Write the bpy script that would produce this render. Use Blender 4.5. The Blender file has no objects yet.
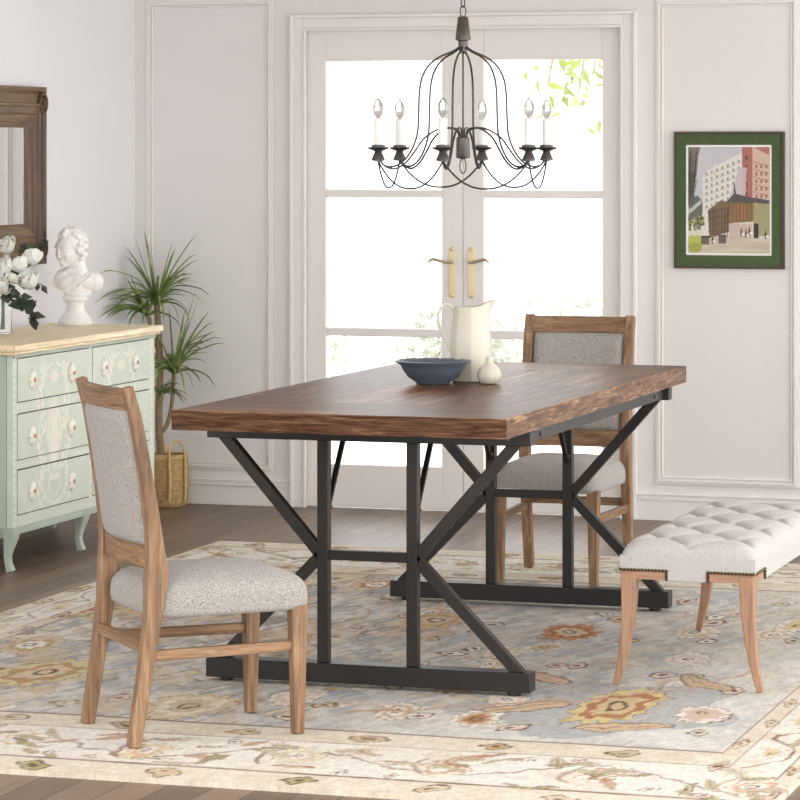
import bpy, bmesh, math, random
import numpy as np
from mathutils import Vector, Matrix
random.seed(7)
PI = math.pi
SC = bpy.context.scene
COL = SC.collection

# ------------------------------------------------------------------ materials
def s2l(c):
    def f(v):
        v /= 255.0
        return v / 12.92 if v <= .04045 else ((v + .055) / 1.055) ** 2.4
    return tuple(f(v) for v in c)
def npl(a):
    a = np.asarray(a, dtype=np.float64) / 255.0
    return np.where(a <= .04045, a / 12.92, ((a + .055) / 1.055) ** 2.4)

class Mat:
    def __init__(self, name):
        self.m = bpy.data.materials.new(name); self.m.use_nodes = True
        self.t = self.m.node_tree; self.n = self.t.nodes; self.l = self.t.links
        self.b = self.n['Principled BSDF']
    def node(self, typ, **kw):
        nd = self.n.new(typ)
        for k, v in kw.items():
            if k in nd.inputs: nd.inputs[k].default_value = v
            else: setattr(nd, k, v)
        return nd
    def link(self, a, b): self.l.new(a, b)
    def ramp(self, fac, stops):
        r = self.node('ShaderNodeValToRGB')
        e = r.color_ramp.elements
        while len(e) < len(stops): e.new(.5)
        for el, (p, c) in zip(e, stops):
            el.position = p; el.color = (*c, 1)
        self.link(fac, r.inputs['Fac']); return r.outputs['Color']
    def coords(self, kind='Object', scale=(1, 1, 1), rot=(0, 0, 0)):
        tc = self.node('ShaderNodeTexCoord'); mp = self.node('ShaderNodeMapping')
        mp.inputs['Scale'].default_value = scale; mp.inputs['Rotation'].default_value = rot
        self.link(tc.outputs[kind], mp.inputs['Vector']); return mp.outputs['Vector']
    def noise(self, vec, scale=5., detail=4., rough=.5, dist=0.):
        n = self.node('ShaderNodeTexNoise', Scale=scale, Detail=detail, Roughness=rough, Distortion=dist)
        if vec is not None: self.link(vec, n.inputs['Vector'])
        return n.outputs['Fac']
    def mix(self, a, b, fac=.5, mode='MIX'):
        m = self.node('ShaderNodeMix', data_type='RGBA', blend_type=mode)
        if hasattr(fac, 'node'): self.link(fac, m.inputs['Factor'])
        else: m.inputs['Factor'].default_value = fac
        for v, i in ((a, 6), (b, 7)):
            if hasattr(v, 'node'): self.link(v, m.inputs[i])
            else: m.inputs[i].default_value = (*v, 1)
        return m.outputs[2]
    def bump(self, h, strength=.2, dist=.01):
        b = self.node('ShaderNodeBump', Strength=strength, Distance=dist)
        self.link(h, b.inputs['Height']); self.link(b.outputs['Normal'], self.b.inputs['Normal'])
    def base(self, c):
        if hasattr(c, 'node'): self.link(c, self.b.inputs['Base Color'])
        else: self.b.inputs['Base Color'].default_value = (*c, 1)
    def set(self, **kw):
        for k, v in kw.items(): self.b.inputs[k.replace('_', ' ')].default_value = v
        return self

def plain(name, rgb, rough=.5, metal=0., var=.06, scale=20, bump=0., **kw):
    M = Mat(name); c = s2l(rgb)
    f = M.noise(M.coords(), scale)
    M.base(M.ramp(f, [(.3, tuple(v * (1 - var) for v in c)), (.7, tuple(min(1, v * (1 + var)) for v in c))]))
    M.set(Roughness=rough, Metallic=metal, **kw)
    if bump: M.bump(f, bump, .004)
    return M.m

def wood(name, dark, mid, light, axis, rough=.55, scale=1.0, bump=.25, across=34):
    """streaky wood with its grain along one object axis"""
    M = Mat(name)
    sc = [across * scale] * 3; sc[axis] = 2.2 * scale
    v = M.coords('Object', tuple(sc))
    f = M.noise(v, 1.6, 6., .65, .6)
    g = M.noise(M.coords('Object', tuple(s * 3.1 for s in sc)), 2.0, 3., .6)
    c1 = M.ramp(f, [(.28, s2l(dark)), (.5, s2l(mid)), (.74, s2l(light))])
    c2 = M.ramp(g, [(.35, (.55, .52, .5)), (.6, (1, 1, 1))])
    M.base(M.mix(c1, c2, .55, 'MULTIPLY'))
    M.set(Roughness=rough); M.bump(g, bump, .003)
    return M.m

def painted(name, rough=.6, fuzz=None, bumpscale=None, bump=.3, sheen=0.):
    """colour comes from the mesh's own painted pattern attribute 'pattern'"""
    M = Mat(name)
    a = M.node('ShaderNodeAttribute', attribute_name='pattern')
    c = a.outputs['Color']
    if fuzz:
        f = M.noise(M.coords('Object', fuzz), 1.0, 4., .7)
        c = M.mix(c, M.ramp(f, [(.3, (.62, .61, .6)), (.68, (1.0, 1.0, 1.0))]), .75, 'MULTIPLY')
    M.base(c); M.set(Roughness=rough)
    if bumpscale:
        M.bump(M.noise(M.coords('Object'), bumpscale, 3.), bump, .004)
    return M.m

def fabric(name, a, b, scale=420, weave=.5):
    M = Mat(name)
    v = M.coords('Object')
    f = M.noise(v, scale, 2., .6)
    g = M.noise(v, scale * .3, 3., .6)
    c = M.ramp(f, [(.36, s2l(a)), (.62, s2l(b))])
    M.base(M.mix(c, M.ramp(g, [(.3, (.86, .86, .86)), (.7, (1, 1, 1))]), .7, 'MULTIPLY'))
    M.set(Roughness=.92); M.b.inputs['Sheen Weight'].default_value = .12
    M.bump(f, weave, .003)
    return M.m

def glass_pane_mat(name, tint=(1, 1, 1), gloss=.08, rough=.02, coat=.8):
    M = Mat(name)
    M.n.remove(M.b)
    tr = M.node('ShaderNodeBsdfTransparent'); tr.inputs[0].default_value = (*tint, 1)
    gl = M.node('ShaderNodeBsdfGlossy'); gl.inputs['Roughness'].default_value = rough
    fr = M.node('ShaderNodeFresnel', IOR=1.35)
    mx = M.node('ShaderNodeMixShader')
    mu = M.node('ShaderNodeMath', operation='MULTIPLY_ADD'); mu.inputs[1].default_value = coat; mu.inputs[2].default_value = gloss * .2
    M.link(fr.outputs[0], mu.inputs[0]); M.link(mu.outputs[0], mx.inputs['Fac'])
    M.link(tr.outputs[0], mx.inputs[1]); M.link(gl.outputs[0], mx.inputs[2])
    M.link(mx.outputs[0], M.n['Material Output'].inputs['Surface'])
    return M.m

# ------------------------------------------------------------------ mesh helpers
class MB:
    def __init__(self): self.v = []; self.f = []
    def add(self, vs, fs, M=None):
        o = len(self.v)
        for p in vs:
            p = Vector(p)
            if M is not None: p = M @ p
            self.v.append(tuple(p))
        self.f += [tuple(i + o for i in q) for q in fs]
        return self
    def box(self, x0, x1, y0, y1, z0, z1, M=None):
        vs = [(x, y, z) for z in (z0, z1) for y in (y0, y1) for x in (x0, x1)]
        return self.add(vs, [(0, 2, 3, 1), (4, 5, 7, 6), (0, 1, 5, 4), (2, 6, 7, 3), (0, 4, 6, 2), (1, 3, 7, 5)], M)
    def sweep(self, pts, wid, dep, side, caps=True):
        """rectangular section swept along pts; wid measured along 'side'"""
        side = Vector(side).normalized(); pts = [Vector(p) for p in pts]; n = len(pts)
        if not hasattr(wid, '__len__'): wid = [wid] * n
        if not hasattr(dep, '__len__'): dep = [dep] * n
        vs = []; fs = []
        for i, p in enumerate(pts):
            t = (pts[min(i + 1, n - 1)] - pts[max(i - 1, 0)]).normalized()
            s = (side - t * side.dot(t)).normalized(); d = t.cross(s)
            for a, b in ((-1, -1), (1, -1), (1, 1), (-1, 1)):
                vs.append(p + s * (a * wid[i] / 2) + d * (b * dep[i] / 2))
        for i in range(n - 1):
            for k in range(4):
                a = i * 4 + k; b = i * 4 + (k + 1) % 4
                fs.append((a, b, b + 4, a + 4))
        if caps: fs += [(3, 2, 1, 0), tuple(range(4 * n - 4, 4 * n))]
        return self.add(vs, fs)
    def tube(self, pts, r, segs=8, closed=False, caps=True):
        pts = [Vector(p) for p in pts]; n = len(pts)
        if not hasattr(r, '__len__'): r = [r] * n
        vs = []; fs = []; ref = None
        for i, p in enumerate(pts):
            if closed: t = pts[(i + 1) % n] - pts[i - 1]
            else: t = pts[min(i + 1, n - 1)] - pts[max(i - 1, 0)]
            t.normalize()
            if ref is None:
                ref = Vector((0, 0, 1)) if abs(t.z) < .9 else Vector((1, 0, 0))
            ref = (ref - t * ref.dot(t)).normalized(); b = t.cross(ref)
            for k in range(segs):
                a = 2 * PI * k / segs
                vs.append(p + (ref * math.cos(a) + b * math.sin(a)) * r[i])
        for i in range(n if closed else n - 1):
            for k in range(segs):
                a = i * segs + k; b2 = i * segs + (k + 1) % segs
                c = (b2 + segs) % (n * segs); d = (a + segs) % (n * segs)
                fs.append((a, b2, c, d))
        if caps and not closed:
            fs += [tuple(reversed(range(segs))), tuple(range((n - 1) * segs, n * segs))]
        return self.add(vs, fs)
    def lathe(self, prof, segs=32, M=None, sx=1., sy=1., capb=True, capt=True):
        vs = []; fs = []; n = len(prof)
        for r, z in prof:
            for k in range(segs):
                a = 2 * PI * k / segs
                vs.append((r * math.cos(a) * sx, r * math.sin(a) * sy, z))
        for i in range(n - 1):
            for k in range(segs):
                a = i * segs + k; b = i * segs + (k + 1) % segs
                fs.append((a, b, b + segs, a + segs))
        if capb: fs.append(tuple(reversed(range(segs))))
        if capt: fs.append(tuple(range((n - 1) * segs, n * segs)))
        return self.add(vs, fs, M)
    def ball(self, c, r, u=14, v=9, M=None):
        r = (r, r, r) if not hasattr(r, '__len__') else r
        vs = [(0, 0, -1)]; fs = []
        for j in range(1, v):
            p = -PI / 2 + PI * j / v
            for i in range(u):
                a = 2 * PI * i / u
                vs.append((math.cos(p) * math.cos(a), math.cos(p) * math.sin(a), math.sin(p)))
        vs.append((0, 0, 1)); L = len(vs) - 1
        for i in range(u):
            fs.append((0, 1 + (i + 1) % u, 1 + i))
            fs.append((L, L - u + i, L - u + (i + 1) % u))
        for j in range(v - 2):
            for i in range(u):
                a = 1 + j * u + i; b = 1 + j * u + (i + 1) % u
                fs.append((a, b, b + u, a + u))
        T = Matrix.Translation(c) @ (M if M is not None else Matrix()) @ Matrix.Diagonal((*r, 1))
        return self.add(vs, fs, T)
    def build(self, name, mat, parent=None, smooth=40, bevel=0., seg=2, loc=None):
        me = bpy.data.meshes.new(name); me.from_pydata(self.v, [], self.f); me.update()
        me.materials.append(mat)
        o = bpy.data.objects.new(name, me); COL.objects.link(o)
        if smooth:
            me.polygons.foreach_set('use_smooth', [True] * len(me.polygons))
            me.set_sharp_from_angle(angle=math.radians(smooth))
        if bevel:
            m = o.modifiers.new('edge', 'BEVEL'); m.width = bevel; m.segments = seg; m.limit_method = 'ANGLE'; m.angle_limit = math.radians(50)
            m.harden_normals = False
        if parent is not None: o.parent = parent
        if loc is not None: o.location = loc
        return o

def tag(o, label, cat, group=None, kind=None):
    o['label'] = label; o['category'] = cat
    if group: o['group'] = group
    if kind: o['kind'] = kind
    return o
def thing(name, label, cat, loc=(0, 0, 0), rz=0., group=None):
    o = bpy.data.objects.new(name, None); o.empty_display_size = .1; COL.objects.link(o)
    o.location = loc; o.rotation_euler = (0, 0, rz)
    return tag(o, label, cat, group)
def struct(o, label=None, cat=None):
    o['kind'] = 'structure'
    if label: o['label'] = label
    if cat: o['category'] = cat
    return o
def copy_tree(o, parent=None):
    c = o.copy(); COL.objects.link(c)
    if parent is not None: c.parent = parent
    for ch in list(o.children): copy_tree(ch, c)
    return c
def smooth_path(pts, n=8):
    """Catmull-Rom through the points"""
    P = [np.array(p, float) for p in pts]; P = [2 * P[0] - P[1]] + P + [2 * P[-1] - P[-2]]
    out = []
    for i in range(1, len(P) - 2):
        for k in range(n):
            t = k / n
            out.append(.5 * ((2 * P[i]) + (-P[i - 1] + P[i + 1]) * t + (2 * P[i - 1] - 5 * P[i] + 4 * P[i + 1] - P[i + 2]) * t * t + (-P[i - 1] + 3 * P[i] - 3 * P[i + 1] + P[i + 2]) * t ** 3))
    out.append(P[-2]); return [tuple(p) for p in out]

# ------------------------------------------------------------------ pattern canvas (numpy)
def vnoise(U, V, su, sv, seed):
    rs = np.random.RandomState(seed)
    g = rs.rand(64, 64)
    u = U / su; v = V / sv
    iu = np.floor(u).astype(int); iv = np.floor(v).astype(int)
    fu = u - iu; fv = v - iv
    fu = fu * fu * (3 - 2 * fu); fv = fv * fv * (3 - 2 * fv)
    G = lambda a, b: g[a % 64, b % 64]
    return (G(iu, iv) * (1 - fu) * (1 - fv) + G(iu + 1, iv) * fu * (1 - fv) + G(iu, iv + 1) * (1 - fu) * fv + G(iu + 1, iv + 1) * fu * fv)

class Canvas:
    def __init__(self, u0, u1, v0, v1, nu, nv, bg):
        self.u0, self.u1, self.v0, self.v1, self.nu, self.nv = u0, u1, v0, v1, nu, nv
        u = np.linspace(u0, u1, nu); v = np.linspace(v0, v1, nv)
        self.U, self.V = np.meshgrid(u, v)
        self.C = np.zeros((nv, nu, 3)); self.C[:] = bg
    def win(self, a, b, c, d):
        i0 = int((a - self.u0) / (self.u1 - self.u0) * (self.nu - 1)) - 1; i1 = int((b - self.u0) / (self.u1 - self.u0) * (self.nu - 1)) + 2
        j0 = int((c - self.v0) / (self.v1 - self.v0) * (self.nv - 1)) - 1; j1 = int((d - self.v0) / (self.v1 - self.v0) * (self.nv - 1)) + 2
        i0, i1 = max(0, min(self.nu, i0)), max(0, min(self.nu, i1)); j0, j1 = max(0, min(self.nv, j0)), max(0, min(self.nv, j1))
        return slice(j0, j1), slice(i0, i1)
    def put(self, sl, mask, col, al=1.):
        m = np.asarray(mask, float)[..., None] * al
        self.C[sl] = self.C[sl] * (1 - m) + np.asarray(col, float) * m
    def rect(self, a, b, c, d, col, al=1.):
        sl = self.win(a, b, c, d); U, V = self.U[sl], self.V[sl]
        self.put(sl, (U >= a) & (U <= b) & (V >= c) & (V <= d), col, al)
    def blob(self, cx, cy, rx, ry, col, rot=0., n=0, amp=0., al=1., ph=0., inner=0., jag=False):
        R = max(rx, ry) * (1 + amp) * 1.05
        sl = self.win(cx - R, cx + R, cy - R, cy + R)
        dx = self.U[sl] - cx; dy = self.V[sl] - cy
        c, s = math.cos(rot), math.sin(rot)
        x = (dx * c + dy * s) / rx; y = (-dx * s + dy * c) / ry
        r = np.hypot(x, y); th = np.arctan2(y, x)
        if jag: lim = 1 - amp * np.abs(((th + ph) * n / (2 * PI)) % 1 - .5) * 2 if n else 1
        else: lim = 1 + amp * np.cos(n * th + ph) if n else 1
        self.put(sl, (r <= lim) & (r >= inner * lim), col, al)
    def line(self, pts, w, col, al=1., su=1., sv=1.):
        pts = np.array(pts, float)
        sl = self.win(pts[:, 0].min() - w, pts[:, 0].max() + w, pts[:, 1].min() - w, pts[:, 1].max() + w)
        U, V = self.U[sl], self.V[sl]
        if U.size == 0: return
        D = np.full(U.shape, 1e9)
        for (ax, ay), (bx, by) in zip(pts[:-1], pts[1:]):
            ex, ey = bx - ax, by - ay; L = (ex / su) ** 2 + (ey / sv) ** 2 + 1e-12
            t = np.clip(((U - ax) * ex / su ** 2 + (V - ay) * ey / sv ** 2) / L, 0, 1)
            D = np.minimum(D, np.hypot((U - ax - t * ex) / su, (V - ay - t * ey) / sv))
        self.put(sl, np.clip((w / 2 - D) / (w * .25) + .5, 0, 1), col, al)
    def poly(self, pts, col, al=1.):
        pts = np.array(pts, float)
        sl = self.win(pts[:, 0].min(), pts[:, 0].max(), pts[:, 1].min(), pts[:, 1].max())
        U, V = self.U[sl], self.V[sl]; ins = np.zeros(U.shape, bool)
        n = len(pts)
        for i in range(n):
            (x1, y1), (x2, y2) = pts[i], pts[(i + 1) % n]
            cr = ((y1 > V) != (y2 > V)) & (U < (x2 - x1) * (V - y1) / ((y2 - y1) if y2 != y1 else 1e-9) + x1)
            ins ^= cr
        self.put(sl, ins, col, al)
    def sample(self, u, v):
        i = np.clip(((u - self.u0) / (self.u1 - self.u0) * (self.nu - 1)).round().astype(int), 0, self.nu - 1)
        j = np.clip(((v - self.v0) / (self.v1 - self.v0) * (self.nv - 1)).round().astype(int), 0, self.nv - 1)
        return self.C[j, i]

def pattern_slab(name, org, eu, ev, nu, nv, thick, colfn, mat, parent=None, holes=(), lift=None):
    """a slab whose front face is a fine grid carrying a colour pattern; eu x ev points outwards"""
    org, eu, ev = np.array(org, float), np.array(eu, float), np.array(ev, float)
    nrm = np.cross(eu, ev); nrm /= np.linalg.norm(nrm)
    su, sv = np.meshgrid(np.linspace(0, 1, nu), np.linspace(0, 1, nv))
    P = org + su[..., None] * eu + sv[..., None] * ev
    if lift is not None: P = P + nrm * lift(su, sv)[..., None]
    vs = P.reshape(-1, 3)
    col = colfn(su, sv).reshape(-1, 3)
    idx = np.arange(nu * nv).reshape(nv, nu)
    q = np.stack([idx[:-1, :-1], idx[:-1, 1:], idx[1:, 1:], idx[1:, :-1]], -1)
    keep = np.ones((nv - 1, nu - 1), bool)
    cu = (su[:-1, :-1] + su[1:, 1:]) / 2; cv = (sv[:-1, :-1] + sv[1:, 1:]) / 2
    for a, b, c, d in holes: keep &= ~((cu > a) & (cu < b) & (cv > c) & (cv < d))
    faces = [tuple(r) for r in q[keep]]
    # skirt + back
    ring = list(idx[0, :]) + list(idx[1:, -1]) + list(idx[-1, -2::-1]) + list(idx[-2:0:-1, 0])
    n0 = len(vs); back = np.array([vs[i] - nrm * thick for i in ring])
    L = len(ring)
    for k in range(L):
        faces.append((ring[(k + 1) % L], ring[k], n0 + k, n0 + (k + 1) % L))
    if not holes: faces.append(tuple(n0 + k for k in reversed(range(L))))
    allv = np.vstack([vs, back]); allc = np.vstack([col, col[ring]])
    me = bpy.data.meshes.new(name); me.from_pydata(allv.tolist(), [], [tuple(int(i) for i in f) for f in faces]); me.update()
    a = me.color_attributes.new('pattern', 'FLOAT_COLOR', 'POINT')
    buf = np.ones((len(allv), 4)); buf[:, :3] = npl(allc)
    a.data.foreach_set('color', buf.ravel().astype(np.float32))
    me.materials.append(mat)
    o = bpy.data.objects.new(name, me); COL.objects.link(o)
    if parent is not None: o.parent = parent
    return o

# ------------------------------------------------------------------ camera, world, light
TH = math.radians(17.68); F_PX = 3200.; CAM_H = 1.46
RV = Vector((math.cos(TH), math.sin(TH), 0))
cam = bpy.data.cameras.new('camera'); co = bpy.data.objects.new('camera', cam); COL.objects.link(co)
co.location = (0, 0, CAM_H); co.rotation_euler = (PI / 2, 0, TH)
cam.sensor_width = 36; cam.lens = 36 * F_PX / 800; cam.shift_y = -252 / 800; cam.clip_end = 300
SC.camera = co
SC.view_settings.view_transform = 'Standard'; SC.view_settings.look = 'None'
SC.view_settings.exposure = 0.90; SC.view_settings.gamma = 1; SC.view_settings.use_curve_mapping = False

w = bpy.data.worlds.new('world'); SC.world = w; w.use_nodes = True
nt = w.node_tree; bg = nt.nodes['Background']
tc = nt.nodes.new('ShaderNodeTexCoord'); dp = nt.nodes.new('ShaderNodeVectorMath'); dp.operation = 'DOT_PRODUCT'
dp.inputs[1].default_value = Vector((.86, .42, .30)).normalized()
nt.links.new(tc.outputs['Generated'], dp.inputs[0])
mx = nt.nodes.new('ShaderNodeMath'); mx.operation = 'MAXIMUM'; mx.inputs[1].default_value = 0
nt.links.new(dp.outputs['Value'], mx.inputs[0])
pw = nt.nodes.new('ShaderNodeMath'); pw.operation = 'POWER'; pw.inputs[1].default_value = 5
nt.links.new(mx.outputs[0], pw.inputs[0])
ma = nt.nodes.new('ShaderNodeMath'); ma.operation = 'MULTIPLY_ADD'; ma.inputs[1].default_value = .75; ma.inputs[2].default_value = 1.70
nt.links.new(pw.outputs[0], ma.inputs[0]); nt.links.new(ma.outputs[0], bg.inputs['Strength'])
bg.inputs['Color'].default_value = (.985, .99, 1.0, 1)

# ------------------------------------------------------------------ the room
XL, YB, ZC = -5.06, 12.27, 2.36
wall_m = plain('wall_paint', (231, 228, 226), .7, var=.012, scale=3)
wall_l = plain('wall_paint_left', (236, 235, 237), .7, var=.012, scale=3)  # paler copy of the wall paint, the left wall's stronger light put in
trim_m = plain('trim_paint', (238, 234, 230), .45, var=.01, scale=4)
ceil_m = plain('ceiling_paint', (240, 238, 235), .8, var=.01, scale=3)
XR = .6

def floor_mat():
    M = Mat('floor_planks')
    v = M.coords('Object', (1, 1, 1), (0, 0, PI / 2))
    br = M.node('ShaderNodeTexBrick', offset=.37, offset_frequency=2, squash=1., squash_frequency=2)
    br.inputs['Color1'].default_value = (*s2l((110, 90, 74)), 1); br.inputs['Color2'].default_value = (*s2l((140, 117, 97)), 1)
    br.inputs['Mortar'].default_value = (*s2l((62, 50, 43)), 1)
    for k, x in (('Scale', 1.), ('Mortar Size', .0022), ('Mortar Smooth', .1), ('Bias', 0.), ('Brick Width', 1.15), ('Row Height', .105)): br.inputs[k].default_value = x
    M.link(v, br.inputs['Vector'])
    g = M.noise(M.coords('Object', (42, 1.6, 1)), 1.5, 6., .65, .5)
    c = M.mix(br.outputs['Color'], M.ramp(g, [(.3, (.55, .53, .52)), (.66, (1, 1, 1))]), .8, 'MULTIPLY')
    M.base(c); M.set(Roughness=.42); M.b.inputs['Specular IOR Level'].default_value = .45
    M.bump(br.outputs['Fac'], .25, -.002)
    return M.m
struct(MB().box(XL - .15, XR, 1.0, YB + .15, -.12, 0).build('floor', floor_mat(), smooth=0))
b = MB()
DX0, DX1, DZ = -4.33, -2.975, 1.955
b.box(XL - .15, DX0, YB, YB + .16, 0, ZC).box(DX1, XR, YB, YB + .16, 0, ZC).box(DX0, DX1, YB, YB + .16, DZ, ZC)
struct(b.build('wall_back', wall_m, smooth=0))
struct(MB().box(XL - .15, XL, 5.2, YB, 0, ZC).build('wall_left', wall_l, smooth=0))
struct(MB().box(XL - .15, XR, 5.2, YB + .16, ZC, ZC + .12).build('ceiling', ceil_m, smooth=0))
# baseboards
def baseboard(name, runs, axis):
    b = MB()
    for a0, a1 in runs:
        if axis == 'x':
            b.box(a0, a1, YB - .014, YB, 0, .080).box(a0, a1, YB - .02, YB, .080, .087).box(a0, a1, YB - .010, YB, .087, .098).box(a0, a1, YB - .017, YB, .098, .105)
        else:
            b.box(XL, XL + .014, a0, a1, 0, .080).box(XL, XL + .02, a0, a1, .080, .087).box(XL, XL + .010, a0, a1, .087, .098).box(XL, XL + .017, a0, a1, .098, .105)
    return struct(b.build(name, trim_m, smooth=0, bevel=.002))
baseboard('baseboard_back', [(XL + .02, -4.374), (-2.93, XR)], 'x')
baseboard('baseboard_left', [(5.2, YB - .001)], 'y')
# picture-frame panel mouldings on the back wall
def panel(name, x0, x1, z0, z1):
    b = MB()
    for (w0, w1, d) in ((0, .009, .008), (.009, .020, .013), (.020, .025, .005), (.025, .031, .009)):
        b.box(x0 + w0, x0 + w1, YB - d, YB, z0 + w0, z1 - w0).box(x1 - w1, x1 - w0, YB - d, YB, z0 + w0, z1 - w0)
        b.box(x0 + w1, x1 - w1, YB - d, YB, z0 + w0, z0 + w1).box(x0 + w1, x1 - w1, YB - d, YB, z1 - w1, z1 - w0)
    return struct(b.build(name, trim_m, smooth=0, bevel=.0015, seg=1))
panel('trim_1', -5.01, -4.452, .142, 2.068)
panel('trim_2', -2.858, -2.29, .142, 2.042)
panel('trim_3', -2.19, -1.40, .142, 2.042)
struct(MB().box(XL, XR, YB - .05, YB, ZC - .07, ZC).box(XL, XL + .05, 5.2, YB - .05, ZC - .07, ZC).build('trim_4', trim_m, smooth=0, bevel=.012))
# door casing
b = MB()
for (w0, w1, d) in ((0, .014, .028), (.014, .055, .016), (.055, .066, .022)):
    a0, a1 = -4.374 + w0, -4.374 + w1; c0, c1 = -2.93 - w1, -2.93 - w0
    b.box(a0, a1, YB - d, YB, 0, 2.0 - w0).box(c0, c1, YB - d, YB, 0, 2.0 - w0).box(a1, c0, YB - d, YB, 2.0 - w1, 2.0 - w0)
b.box(DX0, DX0 + .012, YB, YB + .15, 0, DZ).box(DX1 - .012, DX1, YB, YB + .15, 0, DZ).box(DX0 + .012, DX1 - .012, YB, YB + .15, DZ - .012, DZ)
struct(b.build('trim_5', trim_m, smooth=0, bevel=.002, seg=1))
# two french-door leaves
brass = plain('pale_brass', (226, 208, 160), .3, .55, var=.03)
steel_lever = plain('lever_metal', (190, 178, 150), .3, .6, var=.03)
pane_m = glass_pane_mat('door_glass')
XM = -3.654
def leaf(name, x0, x1, g0, g1, hx, sgn):
    y0, y1 = YB + .02, YB + .062
    b = MB()
    b.box(x0, g0, y0, y1, .006, DZ - .014).box(g1, x1, y0, y1, .006, DZ - .014)
    for z0, z1 in ((.006, .177), (.698, .731), (1.26, 1.291), (1.812, DZ - .014)):
        b.box(g0, g1, y0, y1, z0, z1)
    f = struct(b.build(name, trim_m, smooth=0, bevel=.003, seg=1))
    for z0, z1 in ((.177, .698), (.731, 1.26), (1.291, 1.812)):
        MB().box(g0, g1, y0 + .018, y0 + .023, z0, z1).build('glass_pane', pane_m, f, smooth=0)
    MB().box(hx - .012, hx + .012, y0 - .006, y0, .868, 1.054).ball((hx, y0 - .004, 1.054), (.012, .004, .010)).ball((hx, y0 - .004, .868), (.012, .004, .010)).build('handle_plate', brass, f, bevel=.002)
    pts = smooth_path([(hx, y0 - .006, 1.003), (hx, y0 - .035, 1.003), (hx + sgn * .018, y0 - .046, 1.003), (hx + sgn * .05, y0 - .046, 1.012), (hx + sgn * .072, y0 - .046, 1.014), (hx + sgn * .088, y0 - .046, 1.000)], 5)
    MB().tube(pts, [.0065] * (len(pts) - 6) + [.0055, .005, .0048, .0045, .004, .003], 8).build('door_lever', steel_lever, f)
    return f
leaf('door_1', DX0 + .014, XM - .001, -4.233, -3.742, -3.698, -1)
leaf('door_2', XM + .001, DX1 - .014, -3.566, -3.078, -3.617, 1)

# ------------------------------------------------------------------ outdoors
terr = plain('terrace_stone', (250, 249, 244), .8, var=.02, scale=2)
struct(MB().box(-40, 30, YB + .17, 80, -.1, -.02).build('terrace', terr, smooth=0), 'pale sunlit terrace outside the french doors', 'terrace')
def leaf_mesh(mb, c, d, n, L, W):
    d = Vector(d).normalized(); n = Vector(n); s = d.cross(n)
    if s.length < 1e-3: s = d.orthogonal()
    s.normalize(); n = s.cross(d); c = Vector(c)
    mb.add([c, c + d * L * .4 + s * W - n * W * .3, c + d * L, c + d * L * .4 - s * W - n * W * .3, c + d * L * .45], [(0, 1, 4), (1, 2, 4), (2, 3, 4), (3, 0, 4)])
def rv(): return Vector((random.gauss(0, 1), random.gauss(0, 1), random.gauss(0, 1))).normalized()
leaf_y = plain('spring_leaf', (136, 150, 56), .6, var=.35, scale=6); 
bark = plain('garden_bark', (150, 140, 122), .9, var=.2, scale=12)
t = thing('garden_tree', 'yellow-green tree overhanging the terrace, seen through the upper right door pane', 'tree', (-2.75, 16.2, -.02))
pts = smooth_path([(0, 0, 0), (.05, 0, .9), (-.05, .05, 1.8), (-.2, 0, 2.8)], 6)
MB().tube(pts, [.09 - .003 * i for i in range(len(pts))], 10).build('trunk', bark, t)
b = MB(); bl = MB()
for k in range(15):
    a = PI * 2 * k / 15; z0 = 1.9 + .06 * (k % 5)
    ln = 1.25 + .25 * random.random()
    e = Vector((math.cos(a) * ln, math.sin(a) * ln * .8, z0 + .35))
    pp = smooth_path([(-.06, .03, z0), tuple(e * .5 + Vector((0, 0, z0 * .5 + .15))), tuple(e), tuple(e + Vector((math.cos(a) * .18, 0, -.62)))], 5)
    b.tube(pp, [.03 * (1 - i / len(pp)) + .004 for i in range(len(pp))], 6)
    for p in pp[3:]:
        for q in range(10):
            c = Vector(p) + rv() * .17
            leaf_mesh(bl, c, rv() + Vector((0, 0, -.6)), rv(), .075 + .04 * random.random(), .02)
b.build('branches', bark, t); bl.build('foliage', leaf_y, t, smooth=0)
shrub_m = plain('haze_pale_leaf', (184, 188, 174), .7, var=.05, scale=5)  # outdoor haze and glare put into the pale leaf colour
for i, (x, y, r, lab) in enumerate([(-5.98, 16.6, .42, 'shrub painted haze-pale on the terrace, behind the left door leaf, farther left'), (-5.08, 17.0, .34, 'smaller shrub painted haze-pale on the terrace behind the left door leaf, nearer its centre stile'), (-4.3, 16.7, .42, 'shrub painted haze-pale on the terrace behind the right door leaf')]):
    t = thing('garden_shrub', lab, 'shrub', (x, y, -.02), 0, 'shrubs on the terrace')
    b = MB(); st = MB()
    for q in range(5): st.tube([(0, 0, 0), ((random.random() - .5) * r, (random.random() - .5) * r, r * 1.1)], [.012, .005], 6)
    for q in range(650):
        p = rv() * r * random.random() ** .4
        leaf_mesh(b, (p.x, p.y, p.z * .8 + r * .95), rv() + Vector((0, 0, .5)), rv(), .07, .02)
    st.build('stems', bark, t); b.build('foliage', shrub_m, t, smooth=0)

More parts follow.
